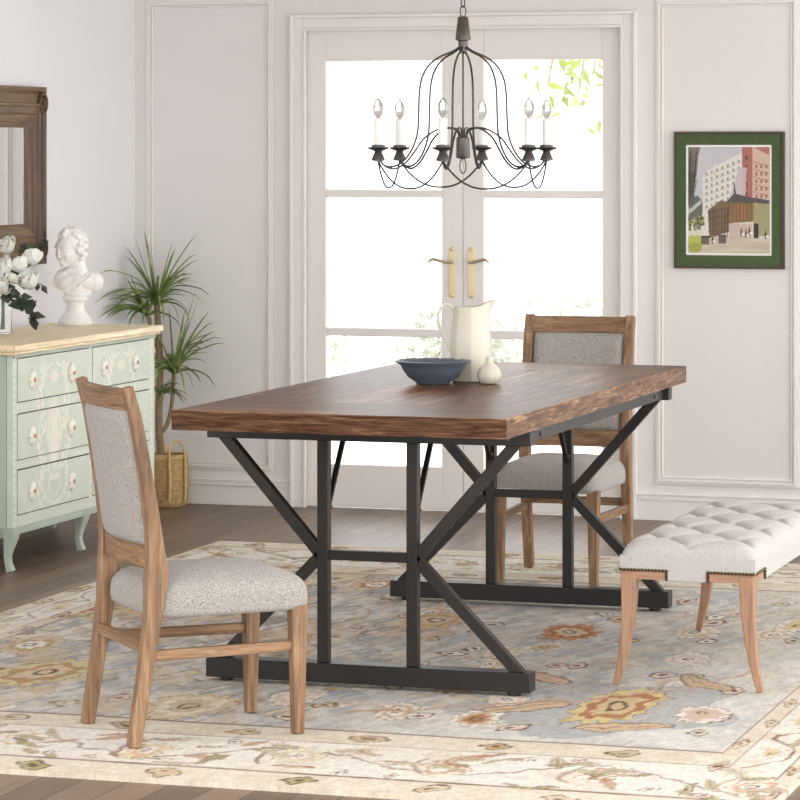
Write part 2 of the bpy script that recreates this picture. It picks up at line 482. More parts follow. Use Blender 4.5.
# ------------------------------------------------------------------ rug
RX0, RX1, RY0, RY1, RT = -4.215, -1.355, 6.83, 11.04, .012
cv = Canvas(0, RX1 - RX0, 0, RY1 - RY0, 620, 470, (186, 184, 180))
U, V = cv.U, cv.V; W_, H_ = RX1 - RX0, RY1 - RY0
full = (slice(None), slice(None))
GREY, IV, TAN, RUST, YEL, BRN, OLV, BLU, PINK = (150, 156, 163), (231, 224, 212), (208, 186, 156), (176, 124, 86), (214, 196, 142), (112, 84, 64), (172, 160, 116), (146, 158, 178), (214, 184, 172)
n1 = vnoise(U + .12 * V, V, .22, .34, 1); n2 = vnoise(U, V + .3 * U, .07, .10, 2); n3 = vnoise(U, V, .03, .035, 3)
cv.C[:] = (188, 182, 173)
cv.put(full, np.clip((n1 - .46) * 4, 0, 1) * np.clip((n2 - .30) * 2.2, 0, 1), (140, 146, 155), .85)
st1 = vnoise(U + .55 * V, V * .35 - U * .2, .035, .06, 61); st2 = vnoise(U - .3 * V, V * .5 + U * .3, .022, .05, 62)
cv.put(full, np.clip((n2 - .62) * 5, 0, 1), (222, 214, 202), .8)
cv.put(full, np.clip((vnoise(U, V, .12, .18, 5) - .70) * 5, 0, 1), TAN, .6)
cv.put(full, np.clip((vnoise(U, V, .16, .2, 6) - .72) * 5, 0, 1), BLU, .6)
rs = random.Random(3)
# hand-woven wobble of every outline
cv.U = U + .030 * (vnoise(U, V, .06, .10, 81) - .5) + .012 * (vnoise(U, V, .02, .03, 82) - .5)
cv.V = V + .050 * (vnoise(U, V, .06, .10, 83) - .5) + .020 * (vnoise(U, V, .02, .03, 84) - .5)
def diamond(x, y, rx, ry, rot=0., col=TAN):
    cv.blob(x, y, rx * 1.25, ry * 1.25, BRN, rot, 4, .12); cv.blob(x, y, rx, ry, col, rot, 4, .12); cv.blob(x, y, rx * .4, ry * .4, BRN, rot)
def palmette(x, y, r, c1=YEL, c2=RUST, c3=TAN, rot=0., st=1.9, n=13):
    cv.blob(x, y, r * 1.04, r * st * 1.04, BRN, rot, n, .24, .75, jag=True)
    cv.blob(x, y, r, r * st, c1, rot, n, .24, 1, jag=True)
    cv.blob(x, y, r * .68, r * st * .66, c2, rot, 8, .10)
    cv.blob(x, y, r * .46, r * st * .46, c3, rot, 8, .1)
    cv.blob(x, y, r * .24, r * st * .22, BRN, rot); cv.blob(x, y, r * .15, r * st * .13, c3, rot)
def leafp(x, y, L, wd, rot, col=OLV, out=True):
    if out: cv.blob(x, y, L * 1.08, wd * 1.3, BRN, rot, al=.6)
    cv.blob(x, y, L, wd, col, rot)
    cv.line([(x - L * math.cos(rot) * .8, y - L * math.sin(rot) * .8), (x + L * math.cos(rot) * .8, y + L * math.sin(rot) * .8)], .006, BRN, .6)
def vine(pts, wd=.009, col=BRN, al=.75): cv.line(smooth_path([(p[0], p[1]) for p in pts], 6), wd, col, al, 1, 1.6)
# scattered field flowers and curling stems
for k in range(104):
    x = .3 + rs.random() * (W_ - .6); y = .8 + rs.random() * (H_ - 1.6); a = rs.random() * PI
    q = k % 8
    if q == 0: palmette(x, y, .055 + .035 * rs.random(), rs.choice([YEL, TAN, IV]), rs.choice([RUST, TAN, PINK]), rs.choice([TAN, IV]), a * .2)
    elif q in (1, 2): leafp(x, y, .10, .035, PI / 2 + (a - PI / 2) * .6, rs.choice([OLV, TAN, IV, PINK]))
    elif q in (3, 4):
        vine([(x, y), (x + .07, y + .14), (x - .02, y + .30), (x + .10, y + .42)], .008, rs.choice([RUST, TAN, BRN, IV]), .6)
        leafp(x + .1, y + .42, .06, .022, 1., rs.choice([IV, TAN]), True)
    elif q == 5: diamond(x, y, .025, .04, 0, rs.choice([TAN, PINK, IV]))
    else:
        cv.blob(x, y, .05 + .03 * rs.random(), .10, rs.choice([IV, (205, 202, 196), PINK]), a * .3, 7, .16, .8); cv.blob(x, y, .018, .03, RUST, 0, al=.8)
# curling outlines of leaves and stems all over the field
for k in range(58):
    x = .28 + rs.random() * (W_ - .56); y = .78 + rs.random() * (H_ - 1.56); a = rs.uniform(-.6, .6); r = .05 + .06 * rs.random()
    n_ = rs.choice([5, 6, 7, 9]); st_ = 1.1 + rs.random(); ph = rs.random() * 6
    cv.blob(x, y, r * 1.10, r * st_ * 1.08, (126, 104, 86), a, n_, .22, .75, ph)
    cv.blob(x, y, r, r * st_, rs.choice([(226, 218, 204), (212, 192, 160), (204, 180, 144), (190, 180, 148), (222, 206, 182), (196, 168, 138)]), a, n_, .22, .92, ph)
    if k % 2: cv.blob(x, y, r * .5, r * st_ * .5, rs.choice([(186, 152, 116), (172, 130, 98), (160, 152, 122), (206, 190, 160)]), a, n_, .2, .9, ph); cv.blob(x, y, r * .2, r * st_ * .16, BRN, a, al=.7)
for k in range(110):
    x = .26 + rs.random() * (W_ - .52); y = .75 + rs.random() * (H_ - 1.5); a = rs.random() * 6.28; L = .10 + .12 * rs.random()
    pts = [(x + L * t_ * math.cos(a + 1.6 * t_), y + 1.9 * L * t_ * math.sin(a + 1.6 * t_)) for t_ in np.linspace(0, 1, 9)]
    cv.line(pts, .008, rs.choice([(122, 100, 84), (150, 120, 100), (176, 134, 104), (226, 218, 204), (160, 150, 120)]), .7, 1, 1.6)
# worn, streaked pile; wash of light painted in as paler colour towards the right
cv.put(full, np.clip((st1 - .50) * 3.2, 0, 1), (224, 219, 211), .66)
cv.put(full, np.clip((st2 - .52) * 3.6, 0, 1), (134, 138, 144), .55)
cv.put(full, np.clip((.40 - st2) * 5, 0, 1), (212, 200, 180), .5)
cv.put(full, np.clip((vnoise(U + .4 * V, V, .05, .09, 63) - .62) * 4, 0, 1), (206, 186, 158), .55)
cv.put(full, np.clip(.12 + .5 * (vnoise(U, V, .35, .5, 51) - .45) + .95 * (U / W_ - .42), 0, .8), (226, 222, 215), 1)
cv.blob(-2.02 - RX0, 8.05 - RY0, .34, .40, (158, 160, 160), -.3, 5, .18, .55)  # grey rug ground, partly bench shade painted into the colour
for k in range(46):
    x = 1.1 + rs.random() * (W_ - 1.42); y = .8 + rs.random() * (H_ - 1.6)
    diamond(x, y, .018 + .012 * rs.random(), .032 + .02 * rs.random(), rs.uniform(-.4, .4), rs.choice([(232, 222, 208), (222, 196, 182), (214, 190, 150), (206, 200, 176)]))
for k in range(12):
    x = 1.2 + rs.random() * (W_ - 1.6); y = .9 + rs.random() * (H_ - 1.8); r = .05 + .02 * rs.random()
    palmette(x, y, r, (228, 220, 204), rs.choice([(214, 190, 158), (206, 176, 146), (222, 198, 184)]), (232, 224, 210), 0, 2.2, 11)
# flowers picked out in the photograph
for (X, Y, r, c1, c2, c3) in [(-3.62, 8.12, .13, (206, 194, 146), (180, 144, 104), TAN),
    (-4.0, 9.25, .10, OLV, TAN, RUST), (-3.62, 9.45, .08, YEL, TAN, IV), (-3.05, 7.74, .115, (214, 194, 162), (226, 214, 190), TAN), (-2.47, 8.27, .09, TAN, RUST, (190, 140, 100)),
    (-2.88, 9.38, .10, (206, 180, 136), (190, 150, 104), TAN), (-2.42, 9.28, .09, (196, 140, 96), (170, 110, 72), TAN), (-1.80, 9.62, .07, IV, TAN, YEL), (-2.42, 8.98, .06, IV, (198, 176, 140), TAN), (-3.85, 8.55, .09, TAN, OLV, IV), (-3.3, 10.1, .08, TAN, RUST, IV), (-1.75, 8.05, .07, IV, PINK, TAN), (-2.28, 7.8, .07, IV, TAN, RUST)]:
    palmette(X - RX0, Y - RY0, r, c1, c2, c3)
palmette(-1.985 - RX0, 8.075 - RY0, .108, (216, 196, 140), (176, 122, 80), (206, 182, 140), -.12, 2.9, 15)
for (X, Y, a) in [(-2.2, 8.0, .9), (-1.85, 8.5, 2.2), (-2.3, 8.45, 2.5), (-1.9, 7.8, .6)]: leafp(X - RX0, Y - RY0, .13, .04, a, (206, 178, 146))
vine([(1.6, .95), (1.85, 1.1), (2.0, 1.25), (2.2, 1.36)], .014, (198, 160, 128), .9)
vine([(2.2, 1.4), (2.35, 1.6), (2.45, 1.9), (2.4, 2.2)], .012, (206, 170, 150), .8)
# borders: broad ones at the two ends, narrow along the sides
def border(x0, x1, y0, y1): cv.rect(0, x0, 0, H_, IV); cv.rect(x1, W_, 0, H_, IV); cv.rect(0, W_, 0, y0, IV); cv.rect(0, W_, y1, H_, IV)
SB, EB = .235, .70
border(SB, W_ - SB, EB, H_ - EB)
bn = vnoise(U, V, .10, .16, 9)
inb = (U < SB) | (U > W_ - SB) | (V < EB) | (V > H_ - EB)
cv.put(full, inb * np.clip((bn - .6) * 4, 0, 1), (219, 204, 182), .7)
for (a, c, d) in ((0, .045, .045), (.17, .235, .56)):           # guard bands
    pass
def ring(s0, s1, e0, e1, col, al=1.):
    m = ((U >= s0) & (U <= W_ - s0) & (V >= e0) & (V <= H_ - e0)) & ~((U > s1) & (U < W_ - s1) & (V > e1) & (V < H_ - e1))
    cv.put(full, m, col, al)
ring(0, .05, 0, .15, (222, 209, 188)); ring(.05, .054, .15, .165, BRN, .8)
ring(.185, .235, .545, .70, (220, 206, 184)); ring(.181, .185, .53, .545, BRN, .55); ring(.235, .239, .70, .710, BRN, .6)
for e in range(9):
    x = .16 + e * .32
    for y in (.075, H_ - .075, .622, H_ - .622):
        if y in (.075, H_ - .075) or .3 < x < W_ - .3: diamond(x, y, .032, .035, 0, rs.choice([TAN, (190, 160, 120), OLV]))
for e in range(14):
    y = .25 + e * .29
    for x in (.025, W_ - .025, .21, W_ - .21): diamond(x, y, .012, .05, 0, TAN)
k = 0
for yc in (.345, H_ - .345):
    ts = np.linspace(.02, W_ - .02, 260)
    cv.line(list(zip(ts, yc + .105 * np.sin(ts * 2 * PI / .74))), .009, (128, 104, 88), .75, 1, 1.5)
    for x in np.arange(.185, W_, .37):
        s = 1 if k % 2 else -1; k += 1
        sp = [(x + .085 * (1 - t_ * .75) * math.cos(2.2 + t_ * 5.2), yc - .02 * s + s * .14 * (1 - t_ * .75) * math.sin(2.2 + t_ * 5.2)) for t_ in np.linspace(0, 1, 26)]
        cv.line(sp, .012, rs.choice([(150, 116, 92), (128, 104, 88), (166, 146, 110)]), .75, 1, 1.5)
        palmette(x + .01, yc - .03 * s, .062, rs.choice([(236, 230, 218), (224, 212, 176), (226, 212, 188)]), rs.choice([(214, 192, 160), (196, 150, 116), (214, 178, 146)]), IV, 0, 1.7, 11)
        for q in range(8):
            leafp(x + rs.uniform(-.18, .18), yc + rs.uniform(-.16, .16), .04 + .03 * rs.random(), .014, rs.uniform(-1.3, 1.3), rs.choice([(178, 168, 128), (196, 152, 116), TAN, (206, 196, 166)]))
        diamond(x + .16, yc + .13 * s, .016, .024, 0, IV); diamond(x - .09, yc - .15 * s, .012, .02, 0, (226, 206, 196))
for y in np.arange(.75, H_ - .7, .42):
    for xc in (.117, W_ - .117):
        s = 1 if k % 2 else -1; k += 1
        vine([(xc - .04 * s, y - .21), (xc + .03 * s, y - .1), (xc + .045 * s, y), (xc + .01 * s, y + .1), (xc - .04 * s, y + .21)], .007)
        palmette(xc - .012 * s, y, .034, IV, TAN, YEL, 0, 2.4, 11); leafp(xc + .03 * s, y + .16, .07, .014, 1.3, rs.choice([OLV, TAN]))
inw = inb * np.clip((vnoise(U, V, .05, .08, 71) - .35) * 1.2, 0, .3); cv.put(full, inw, (233, 227, 217), 1)
cv.C *= (.955 + .09 * vnoise(U, V, .014, .02, 12))[..., None]
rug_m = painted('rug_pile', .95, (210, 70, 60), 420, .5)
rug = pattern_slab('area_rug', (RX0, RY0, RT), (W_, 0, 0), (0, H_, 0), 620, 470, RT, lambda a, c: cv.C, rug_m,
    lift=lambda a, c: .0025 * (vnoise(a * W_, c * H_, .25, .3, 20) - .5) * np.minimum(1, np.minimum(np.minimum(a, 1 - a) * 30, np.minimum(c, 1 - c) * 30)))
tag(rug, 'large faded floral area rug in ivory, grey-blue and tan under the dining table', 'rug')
fb = MB(); fx = RX0 + .004
GZ = RT + .0012   # top of the pile

# ------------------------------------------------------------------ dining table
black = plain('black_steel', (38, 35, 33), .42, .35, var=.10, scale=30)
bolt_m = plain('dark_bolt', (92, 90, 86), .35, .8)
def table_wood():
    M = Mat('rustic_planks')
    at = M.node('ShaderNodeAttribute', attribute_name='grain')
    mp = M.node('ShaderNodeMapping'); mp.inputs['Scale'].default_value = (1.7, 34, 1); M.link(at.outputs['Vector'], mp.inputs['Vector'])
    f = M.noise(mp.outputs['Vector'], 1.4, 7., .68, 1.0)
    mp2 = M.node('ShaderNodeMapping'); mp2.inputs['Scale'].default_value = (7, 160, 1); M.link(at.outputs['Vector'], mp2.inputs['Vector'])
    g = M.noise(mp2.outputs['Vector'], 1.0, 4., .6)
    c = M.ramp(f, [(.26, s2l((50, 33, 24))), (.43, s2l((92, 63, 46))), (.55, s2l((122, 87, 64))), (.72, s2l((190, 152, 114)))])
    c = M.mix(c, M.ramp(g, [(.34, (.5, .46, .44)), (.58, (1, 1, 1))]), .6, 'MULTIPLY')
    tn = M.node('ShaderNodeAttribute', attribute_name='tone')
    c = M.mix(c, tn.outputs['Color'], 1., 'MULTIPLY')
    M.base(c); M.set(Roughness=.34); M.b.inputs['Specular IOR Level'].default_value = .07
    M.bump(g, .12, .002)
    return M.m
TX0, TX1, TY0, TY1, TZ0, TZ1 = -3.152, -2.230, 7.895, 10.005, .713, .765
tbl = thing('dining_table', 'rustic brown plank dining table on black steel trestle legs', 'table', ((TX0 + TX1) / 2, (TY0 + TY1) / 2, RT))
tw, tl = (TX1 - TX0) / 2, (TY1 - TY0) / 2
ZO = -RT
def make_top():
    vs, fs, gr, tn = [], [], [], []
    r = random.Random(11)
    def quad(p, gfun, tone):
        o = len(vs); vs.extend(p); fs.append((o, o + 1, o + 2, o + 3))
        gr.extend([gfun(q) for q in p]); tn.extend([tone] * 4)
    zt = TZ1 + ZO; zb = TZ0 + ZO; bz = .0025
    def tone(): a = .55 + .75 * r.random(); return (a * (1 + .05 * r.random()), a, a * (.93 + .07 * r.random()))
    def strip(x0, x1, y0, y1, alongx):
        s = r.random() * 50
        g = (lambda q: (q[0] + s, q[1], s)) if alongx else (lambda q: (q[1] + s, q[0], s))
        quad([(x0, y0, zt), (x1, y0, zt), (x1, y1, zt), (x0, y1, zt)], g, tone())
    ix, iy = tw - bz, tl - bz
    e = [-iy, -iy + .13, -iy + .27, -iy + .38]
    for a, c in zip(e[:-1], e[1:]):
        m = (r.random() - .5) * .5; strip(-ix, m, a, c, True); strip(m, ix, a, c, True)
    e2 = [iy - .32, iy - .2, iy - .09, iy]
    for a, c in zip(e2[:-1], e2[1:]):
        m = (r.random() - .5) * .5; strip(-ix, m, a, c, True); strip(m, ix, a, c, True)
    n = 9; xs = [-ix + 2 * ix * i / n for i in range(n + 1)]
    for i in range(n):
        cuts = sorted([e[-1], e2[0]] + [e[-1] + (e2[0] - e[-1]) * (.2 + .6 * r.random())])
        for a, c in zip(cuts[:-1], cuts[1:]): strip(xs[i], xs[i + 1], a, c, False)
    # edge chamfer, sides, underside
    T = (1., 1., 1.)
    zc = zt - bz
    ring_t = [(-ix, -iy), (ix, -iy), (ix, iy), (-ix, iy)]; ring_o = [(-tw, -tl), (tw, -tl), (tw, tl), (-tw, tl)]
    for i in range(4):
        a, c = ring_t[i], ring_t[(i + 1) % 4]; ao, co_ = ring_o[i], ring_o[(i + 1) % 4]
        g = (lambda q: (q[0] * 2.2 + 7, q[2] * 1.6, 0)) if i % 2 == 0 else (lambda q: (q[1] * 2.6 + 3, q[2] * 1.6, 0))
        tc_ = (.74, .75, .76) if i % 2 == 0 else (1.10, 1.26, 1.40)  # side light put into the tones: ends darker, long sides lighter
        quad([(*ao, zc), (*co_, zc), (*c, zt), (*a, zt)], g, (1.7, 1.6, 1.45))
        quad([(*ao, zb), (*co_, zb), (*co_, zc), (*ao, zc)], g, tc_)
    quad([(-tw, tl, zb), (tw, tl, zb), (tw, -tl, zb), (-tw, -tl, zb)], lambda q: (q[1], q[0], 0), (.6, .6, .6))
    me = bpy.data.meshes.new('tabletop'); me.from_pydata(vs, [], fs); me.update()
    a = me.attributes.new('grain', 'FLOAT_VECTOR', 'POINT'); a.data.foreach_set('vector', np.array(gr, np.float32).ravel())
    c = me.attributes.new('tone', 'FLOAT_COLOR', 'POINT'); c.data.foreach_set('color', np.hstack([np.array(tn), np.ones((len(tn), 1))]).astype(np.float32).ravel())
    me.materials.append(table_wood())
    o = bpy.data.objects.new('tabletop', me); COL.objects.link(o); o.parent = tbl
make_top()
hw = .456
for yy, sg in ((8.155 - (TY0 + TY1) / 2, 1), (9.785 - (TY0 + TY1) / 2, -1)):
    fr = thing('trestle_frame', '', '', (.003, yy, ZO)); del fr['label']; del fr['category']; fr.parent = tbl
    fr_ = fr
    z0 = RT + .012
    MB().box(-hw, hw, -.030, .030, z0, z0 + .052).build('foot_bar', black, fr, bevel=.002)
    MB().box(-hw, hw, -.022, .022, TZ0 - .040, TZ0 - .001).build('top_bar', black, fr, bevel=.002)
    for x in (-.126, .126): MB().box(x - .015, x + .015, -.016, .016, z0 + .052, TZ0 - .040).build('upright', black, fr, bevel=.0015)
    MB().box(-.111, .111, -.013, .013, .352, .378).build('crossbar', black, fr, bevel=.0015)
    for s in (-1, 1):
        for zo, xo, zi in ((TZ0 - .040, .406, .383), (z0 + .052, .416, .347)):
            A = Vector((xo, zo)); B = Vector((.150, zi)); d = (B - A).normalized(); nn = Vector((-d.y, d.x))
            pl_ = []
            for o_ in (-.0145, .0145):
                p = A + nn * o_; ta = (zo - p.y) / d.y; tb_ = (.141 - p.x) / d.x
                pl_.append((p + d * ta, p + d * tb_))
            poly = [pl_[0][0], pl_[0][1], pl_[1][1], pl_[1][0]]
            vs = [(s * q.x, y_, q.y) for y_ in (-.015, .015) for q in poly]
            fs = [(0, 1, 2, 3), (7, 6, 5, 4)] + [(k2, k2 + 4, (k2 + 1) % 4 + 4, (k2 + 1) % 4) for k2 in range(4)]
            bm_ = MB().add(vs, fs).build('brace', black, fr, bevel=.0012)
            bb = bmesh.new(); bb.from_mesh(bm_.data); bmesh.ops.recalc_face_normals(bb, faces=bb.faces); bb.to_mesh(bm_.data); bb.free()
        MB().lathe([(.017, 0), (.019, .003), (.019, .009), (.016, .012)], 16, Matrix.Translation((s * (hw - .05), 0, GZ + .0003))).build('levelling_foot', bolt_m, fr)
        MB().lathe([(.0075, 0), (.0075, .003), (.005, .006)], 12, Matrix.Translation((s * (hw - .06), -.022, TZ0 - .02)) @ Matrix.Rotation(PI / 2, 4, 'X')).build('bolt', bolt_m, fr)
        p = Vector((s * .126, sg * .017, .47)); q = Vector((s * .126, sg * .19, TZ0 - .012))
        MB().sweep([p, q], .014, .010, (1, 0, 0)).build('stay_bar', black, fr, bevel=.001)
        MB().lathe([(.006, 0), (.006, .004), (.004, .006)], 10, Matrix.Translation((s * .126 + .007, sg * .03, .49)) @ Matrix.Rotation(PI / 2, 4, 'Y')).build('bolt', bolt_m, fr)
for s in (-1, 1):
    r_ = MB().box(s * (hw - .03) - .016, s * (hw - .03) + .016, -1.0 + .225 - .0, .84 - .0, TZ0 + ZO - .038, TZ0 + ZO - .001)
    y0, y1 = 8.155 - (TY0 + TY1) / 2 + .023, 9.785 - (TY0 + TY1) / 2 - .023
    r_ = MB().box(s * (hw - .03) - .016, s * (hw - .03) + .016, y0, y1, TZ0 + ZO - .036, TZ0 + ZO - .001).build('side_rail', black, tbl, bevel=.0015)
    for yy in (y0 + .12, y1 - .12):
        MB().lathe([(.006, 0), (.006, .003), (.004, .005)], 10, Matrix.Translation((s * (hw - .03) + s * .016, yy, TZ0 + ZO - .02)) @ Matrix.Rotation(s * PI / 2, 4, 'Y')).build('bolt', bolt_m, r_)

# ------------------------------------------------------------------ things on the table
cream = plain('cream_glaze', (214, 207, 190), .32, var=.03, scale=14)
TT = TZ1 + .0003
jug = thing('pitcher', 'tall cream ceramic pitcher with a looped handle, behind the blue bowl', 'pitcher', (-2.697, 9.155, TT), TH)
prof = [(.050, 0), (.055, .003), (.057, .02), (.061, .075), (.0615, .105), (.059, .14), (.055, .175), (.052, .20), (.0515, .222)]
n = 40
vs, fs = [], []
inner = [(r - .004, z) for r, z in reversed(prof[2:])]
full_p = prof + inner
for i, (r, z) in enumerate(full_p):
    for k_ in range(n):
        a = 2 * PI * k_ / n
        fac = 1 - .05 * (abs(((a * 8 / (2 * PI)) % 1) - .5) * -2 + 1)      # faceted sides
        rr = r * fac; zz = z
        t_ = max(0, (z - .17) / .052)
        sp = max(0, math.cos(a)) ** 6
        rr += .024 * sp * t_ ** 2; zz += .022 * max(0, math.cos(a)) ** 3 * t_ ** 2
        vs.append((rr * math.cos(a), rr * math.sin(a), zz))
for i in range(len(full_p) - 1):
    for k_ in range(n):
        a = i * n + k_; c = i * n + (k_ + 1) % n
        fs.append((a, c, c + n, a + n))
fs.append(tuple(reversed(range(n)))); fs.append(tuple(range((len(full_p) - 1) * n, len(full_p) * n)))
MB().add(vs, fs).build('jug_body', cream, jug, smooth=18)
hp = smooth_path([(-.048, 0, .205), (-.062, 0, .226), (-.085, 0, .222), (-.098, 0, .196), (-.092, 0, .160), (-.075, 0, .118), (-.059, 0, .085)], 6)
MB().sweep(hp, .014, .008, (0, 1, 0)).build('handle', cream, jug, bevel=.003)
slate = plain('slate_blue_glaze', (88, 97, 110), .32, var=.06, scale=20)
bp = [(.045, 0), (.05, .002), (.052, .006), (.075, .022), (.091, .045), (.096, .056), (.112, .066), (.113, .069), (.108, .0695), (.092, .062), (.084, .045), (.066, .024), (.03, .012), (.0005, .010)]
tag(MB().lathe(bp, 48).build('bowl', slate, smooth=50, loc=(-2.770, 9.01, TT)), 'slate blue wide-rimmed bowl in front of the pitcher', 'bowl')
gv = MB(); vs = []; fs = []
gp = [(.018, 0), (.028, .003), (.0355, .016), (.037, .028), (.033, .041), (.022, .053), (.0125, .062), (.0095, .071), (.0115, .079), (.0105, .080), (.007, .073), (.005, .05)]
n = 48
for r, z in gp:
    for k_ in range(n):
        a = 2 * PI * k_ / n
        rr = r * (1 - .06 * abs(math.cos(3.5 * a)) ** 8 * (1 if z < .06 else 0))
        vs.append((rr * math.cos(a), rr * math.sin(a), z))
for i in range(len(gp) - 1):
    for k_ in range(n): fs.append((i * n + k_, i * n + (k_ + 1) % n, (i + 1) * n + (k_ + 1) % n, (i + 1) * n + k_))
fs.append(tuple(reversed(range(n)))); fs.append(tuple(range((len(gp) - 1) * n, len(gp) * n)))
tag(MB().add(vs, fs).build('bud_vase', plain('ribbed_cream', (216, 208, 192), .45, var=.05, scale=24), smooth=60, loc=(-2.612, 9.06, TT)), 'small round ribbed cream bud vase right of the pitcher', 'vase')

# ------------------------------------------------------------------ dining chairs
W1 = ((92, 68, 48), (140, 107, 77), (182, 148, 112))
wood_z = wood('chair_wood_upright', *W1, 2); wood_x = wood('chair_wood_lengthwise', *W1, 0); wood_y = wood('chair_wood_cross', *W1, 1)
tweed = fabric('grey_tweed', (118, 112, 106), (192, 187, 180), 480)
def post_x(z):
    zs = [0, .10, .20, .30, .38, .43, .50, .60, .70, .80, .870]; xs = [-.008, .008, .024, .038, .047, .050, .044, .030, .014, -.005, -.025]
    return float(np.interp(z, zs, xs))
def make_chair(label, loc, rz):
    t = thing('dining_chair', label, 'chair', loc, rz, 'upholstered dining chairs')
    yb, yf = .178, .161
    zz = [0, .1, .2, .3, .36, .40, .43, .46, .52, .6, .7, .8, .870]
    for s in (-1, 1):
        dep = [.030, .033, .036, .041, .048, .056, .054, .044, .037, .033, .029, .026, .024]
        MB().sweep([(post_x(z), s * yb, z) for z in zz], .032, dep, (0, 1, 0)).build('back_post', wood_z, t, bevel=.003)
        MB().sweep([(.425, s * yf, 0), (.425, s * yf, .20), (.424, s * yf, .318)], [.026, .034, .040], [.028, .037, .042], (0, 1, 0)).build('front_leg', wood_z, t, bevel=.003)
        MB().sweep([(post_x(.215) + .018, s * yb, .218), (.408, s * yf, .218)], .018, .026, (0, 1, 0)).build('side_stretcher', wood_x, t, bevel=.002)
        MB().sweep([(.07, s * (yb - .03), .325), (.40, s * (yf - .012), .325)], .02, .024, (0, 1, 0)).build('seat_rail', wood_x, t, bevel=.002)
    MB().box(post_x(.2) - .010, post_x(.2) + .010, -yb + .015, yb - .015, .225, .252).build('rear_stretcher', wood_y, t, bevel=.002)
    # curved rails of the back
    def rail(z0, z1, th):
        b = MB(); N = 9; vs = []; fs = []
        for i in range(N):
            y = -(yb - .014) + 2 * (yb - .014) * i / (N - 1); c = -.022 * (1 - (y / yb) ** 2)
            for z, d in ((z0, -th / 2), (z0, th / 2), (z1, th / 2), (z1, -th / 2)): vs.append((post_x(z) + c + d, y, z))
        for i in range(N - 1):
            for k_ in range(4): fs.append((i * 4 + k_, (i + 1) * 4 + k_, (i + 1) * 4 + (k_ + 1) % 4, i * 4 + (k_ + 1) % 4))
        fs += [(0, 1, 2, 3), tuple(4 * N - 4 + k_ for k_ in (3, 2, 1, 0))]
        return b.add(vs, fs)
    rail(.812, .866, .022).build('top_rail', wood_y, t, bevel=.003)
    rail(.425, .482, .022).build('lower_rail', wood_y, t, bevel=.003)
    # padded panel of the back
    N, Mz = 22, 26; vs = []; fs = []
    y0 = yb - .018
    for side in (1, -1):
        for j in range(Mz):
            z = .480 + (.813 - .480) * j / (Mz - 1)
            for i in range(N):
                y = -y0 + 2 * y0 * i / (N - 1); c = -.022 * (1 - (y / yb) ** 2)
                e = min(1, (1 - abs(y) / y0) * 7) ; e2 = min(1, min(j, Mz - 1 - j) / 3.)
                d = .005 + (.017 if side > 0 else .011) * math.sqrt(max(0, 1 - (1 - e) ** 2)) * math.sqrt(max(0, 1 - (1 - e2) ** 2))
                vs.append((post_x(z) + c + side * d, y, z))
    Q = N * Mz
    for j in range(Mz - 1):
        for i in range(N - 1):
            a = j * N + i; fs.append((a, a + 1, a + N + 1, a + N)); fs.append((Q + a, Q + a + N, Q + a + N + 1, Q + a + 1))
    rg = [i for i in range(N)] + [j * N + N - 1 for j in range(1, Mz)] + [(Mz - 1) * N + i for i in range(N - 2, -1, -1)] + [j * N for j in range(Mz - 2, 0, -1)]
    for a, c in zip(rg, rg[1:] + rg[:1]): fs.append((c, a, Q + a, Q + c))
    MB().add(vs, fs).build('back_panel', tweed, t, smooth=60)
    # domed seat cushion
    vs = []; fs = []; N = 44; rings = []
    def outline(a, k_):
        c, s = math.cos(a), math.sin(a); e = 2 / 7.5
        x = math.copysign(abs(c) ** e, c); y = math.copysign(abs(s) ** e, s)
        X = .250 + x * .211 * k_; wy = .189 - .006 * (x + 1) / 2
        return X, y * wy * k_
    levels = [(.975, .303), (1.0, .310), (1.012, .332), (1.008, .352), (.985, .369), (.93, .383), (.84, .394), (.7, .404), (.5, .411), (.25, .415)]
    for k_, z in levels:
        rings.append(len(vs))
        for i in range(N):
            x, y = outline(2 * PI * (i + .5) / N, k_); vs.append((x, y, z))
    for a in range(len(levels) - 1):
        for i in range(N): fs.append((rings[a] + i, rings[a] + (i + 1) % N, rings[a + 1] + (i + 1) % N, rings[a + 1] + i))
    fs.append(tuple(reversed(range(N)))); fs.append(tuple(rings[-1] + i for i in range(N)))
    o = MB().add(vs, fs).build('seat_cushion', tweed, t, smooth=70)
    m = o.modifiers.new('soft', 'SUBSURF'); m.levels = 1; m.render_levels = 1
    return t
make_chair('wooden grey tweed dining chair standing nearest, in front of the mint dresser', (-3.0695, 7.301, GZ), math.radians(41.4))
make_chair('wooden grey tweed dining chair at the far table end by the french doors', (-2.757, 10.672, GZ), math.radians(-90))

# ------------------------------------------------------------------ tufted bench
linen = fabric('oatmeal_linen', (172, 168, 164), (200, 196, 192), 420, .2)
bwood = wood('bench_wood', (146, 110, 86), (168, 129, 102), (184, 147, 120), 2, .5, .6, .1)
bwood_x = wood('bench_apron_wood', (146, 110, 86), (168, 129, 102), (184, 147, 120), 0, .5, .6, .1)
nail_m = plain('antique_brass_nail', (96, 76, 46), .35, .9)
BW, BL = .366, 1.05
bench = thing('tufted_bench', 'pale tufted linen bench with curved wooden legs at the right of the table', 'bench', (-1.867, 8.385 + BL / 2, GZ))
hx, hy = BW / 2, BL / 2
def klismos(sx, sy):
    px, py = sx * (hx - .0215), sy * (hy - .0195)
    zs = [.306, .28, .225, .16, .10, .05, 0]; off = [0, 0, .001, .005, .013, .023, .036]; wd = [.044, .044, .040, .034, .028, .023, .018]
    return MB().sweep([(px + sx * o, py + sy * o * .35, z) for z, o in zip(zs, off)], wd, [w_ * .95 for w_ in wd], (0, 1, 0))
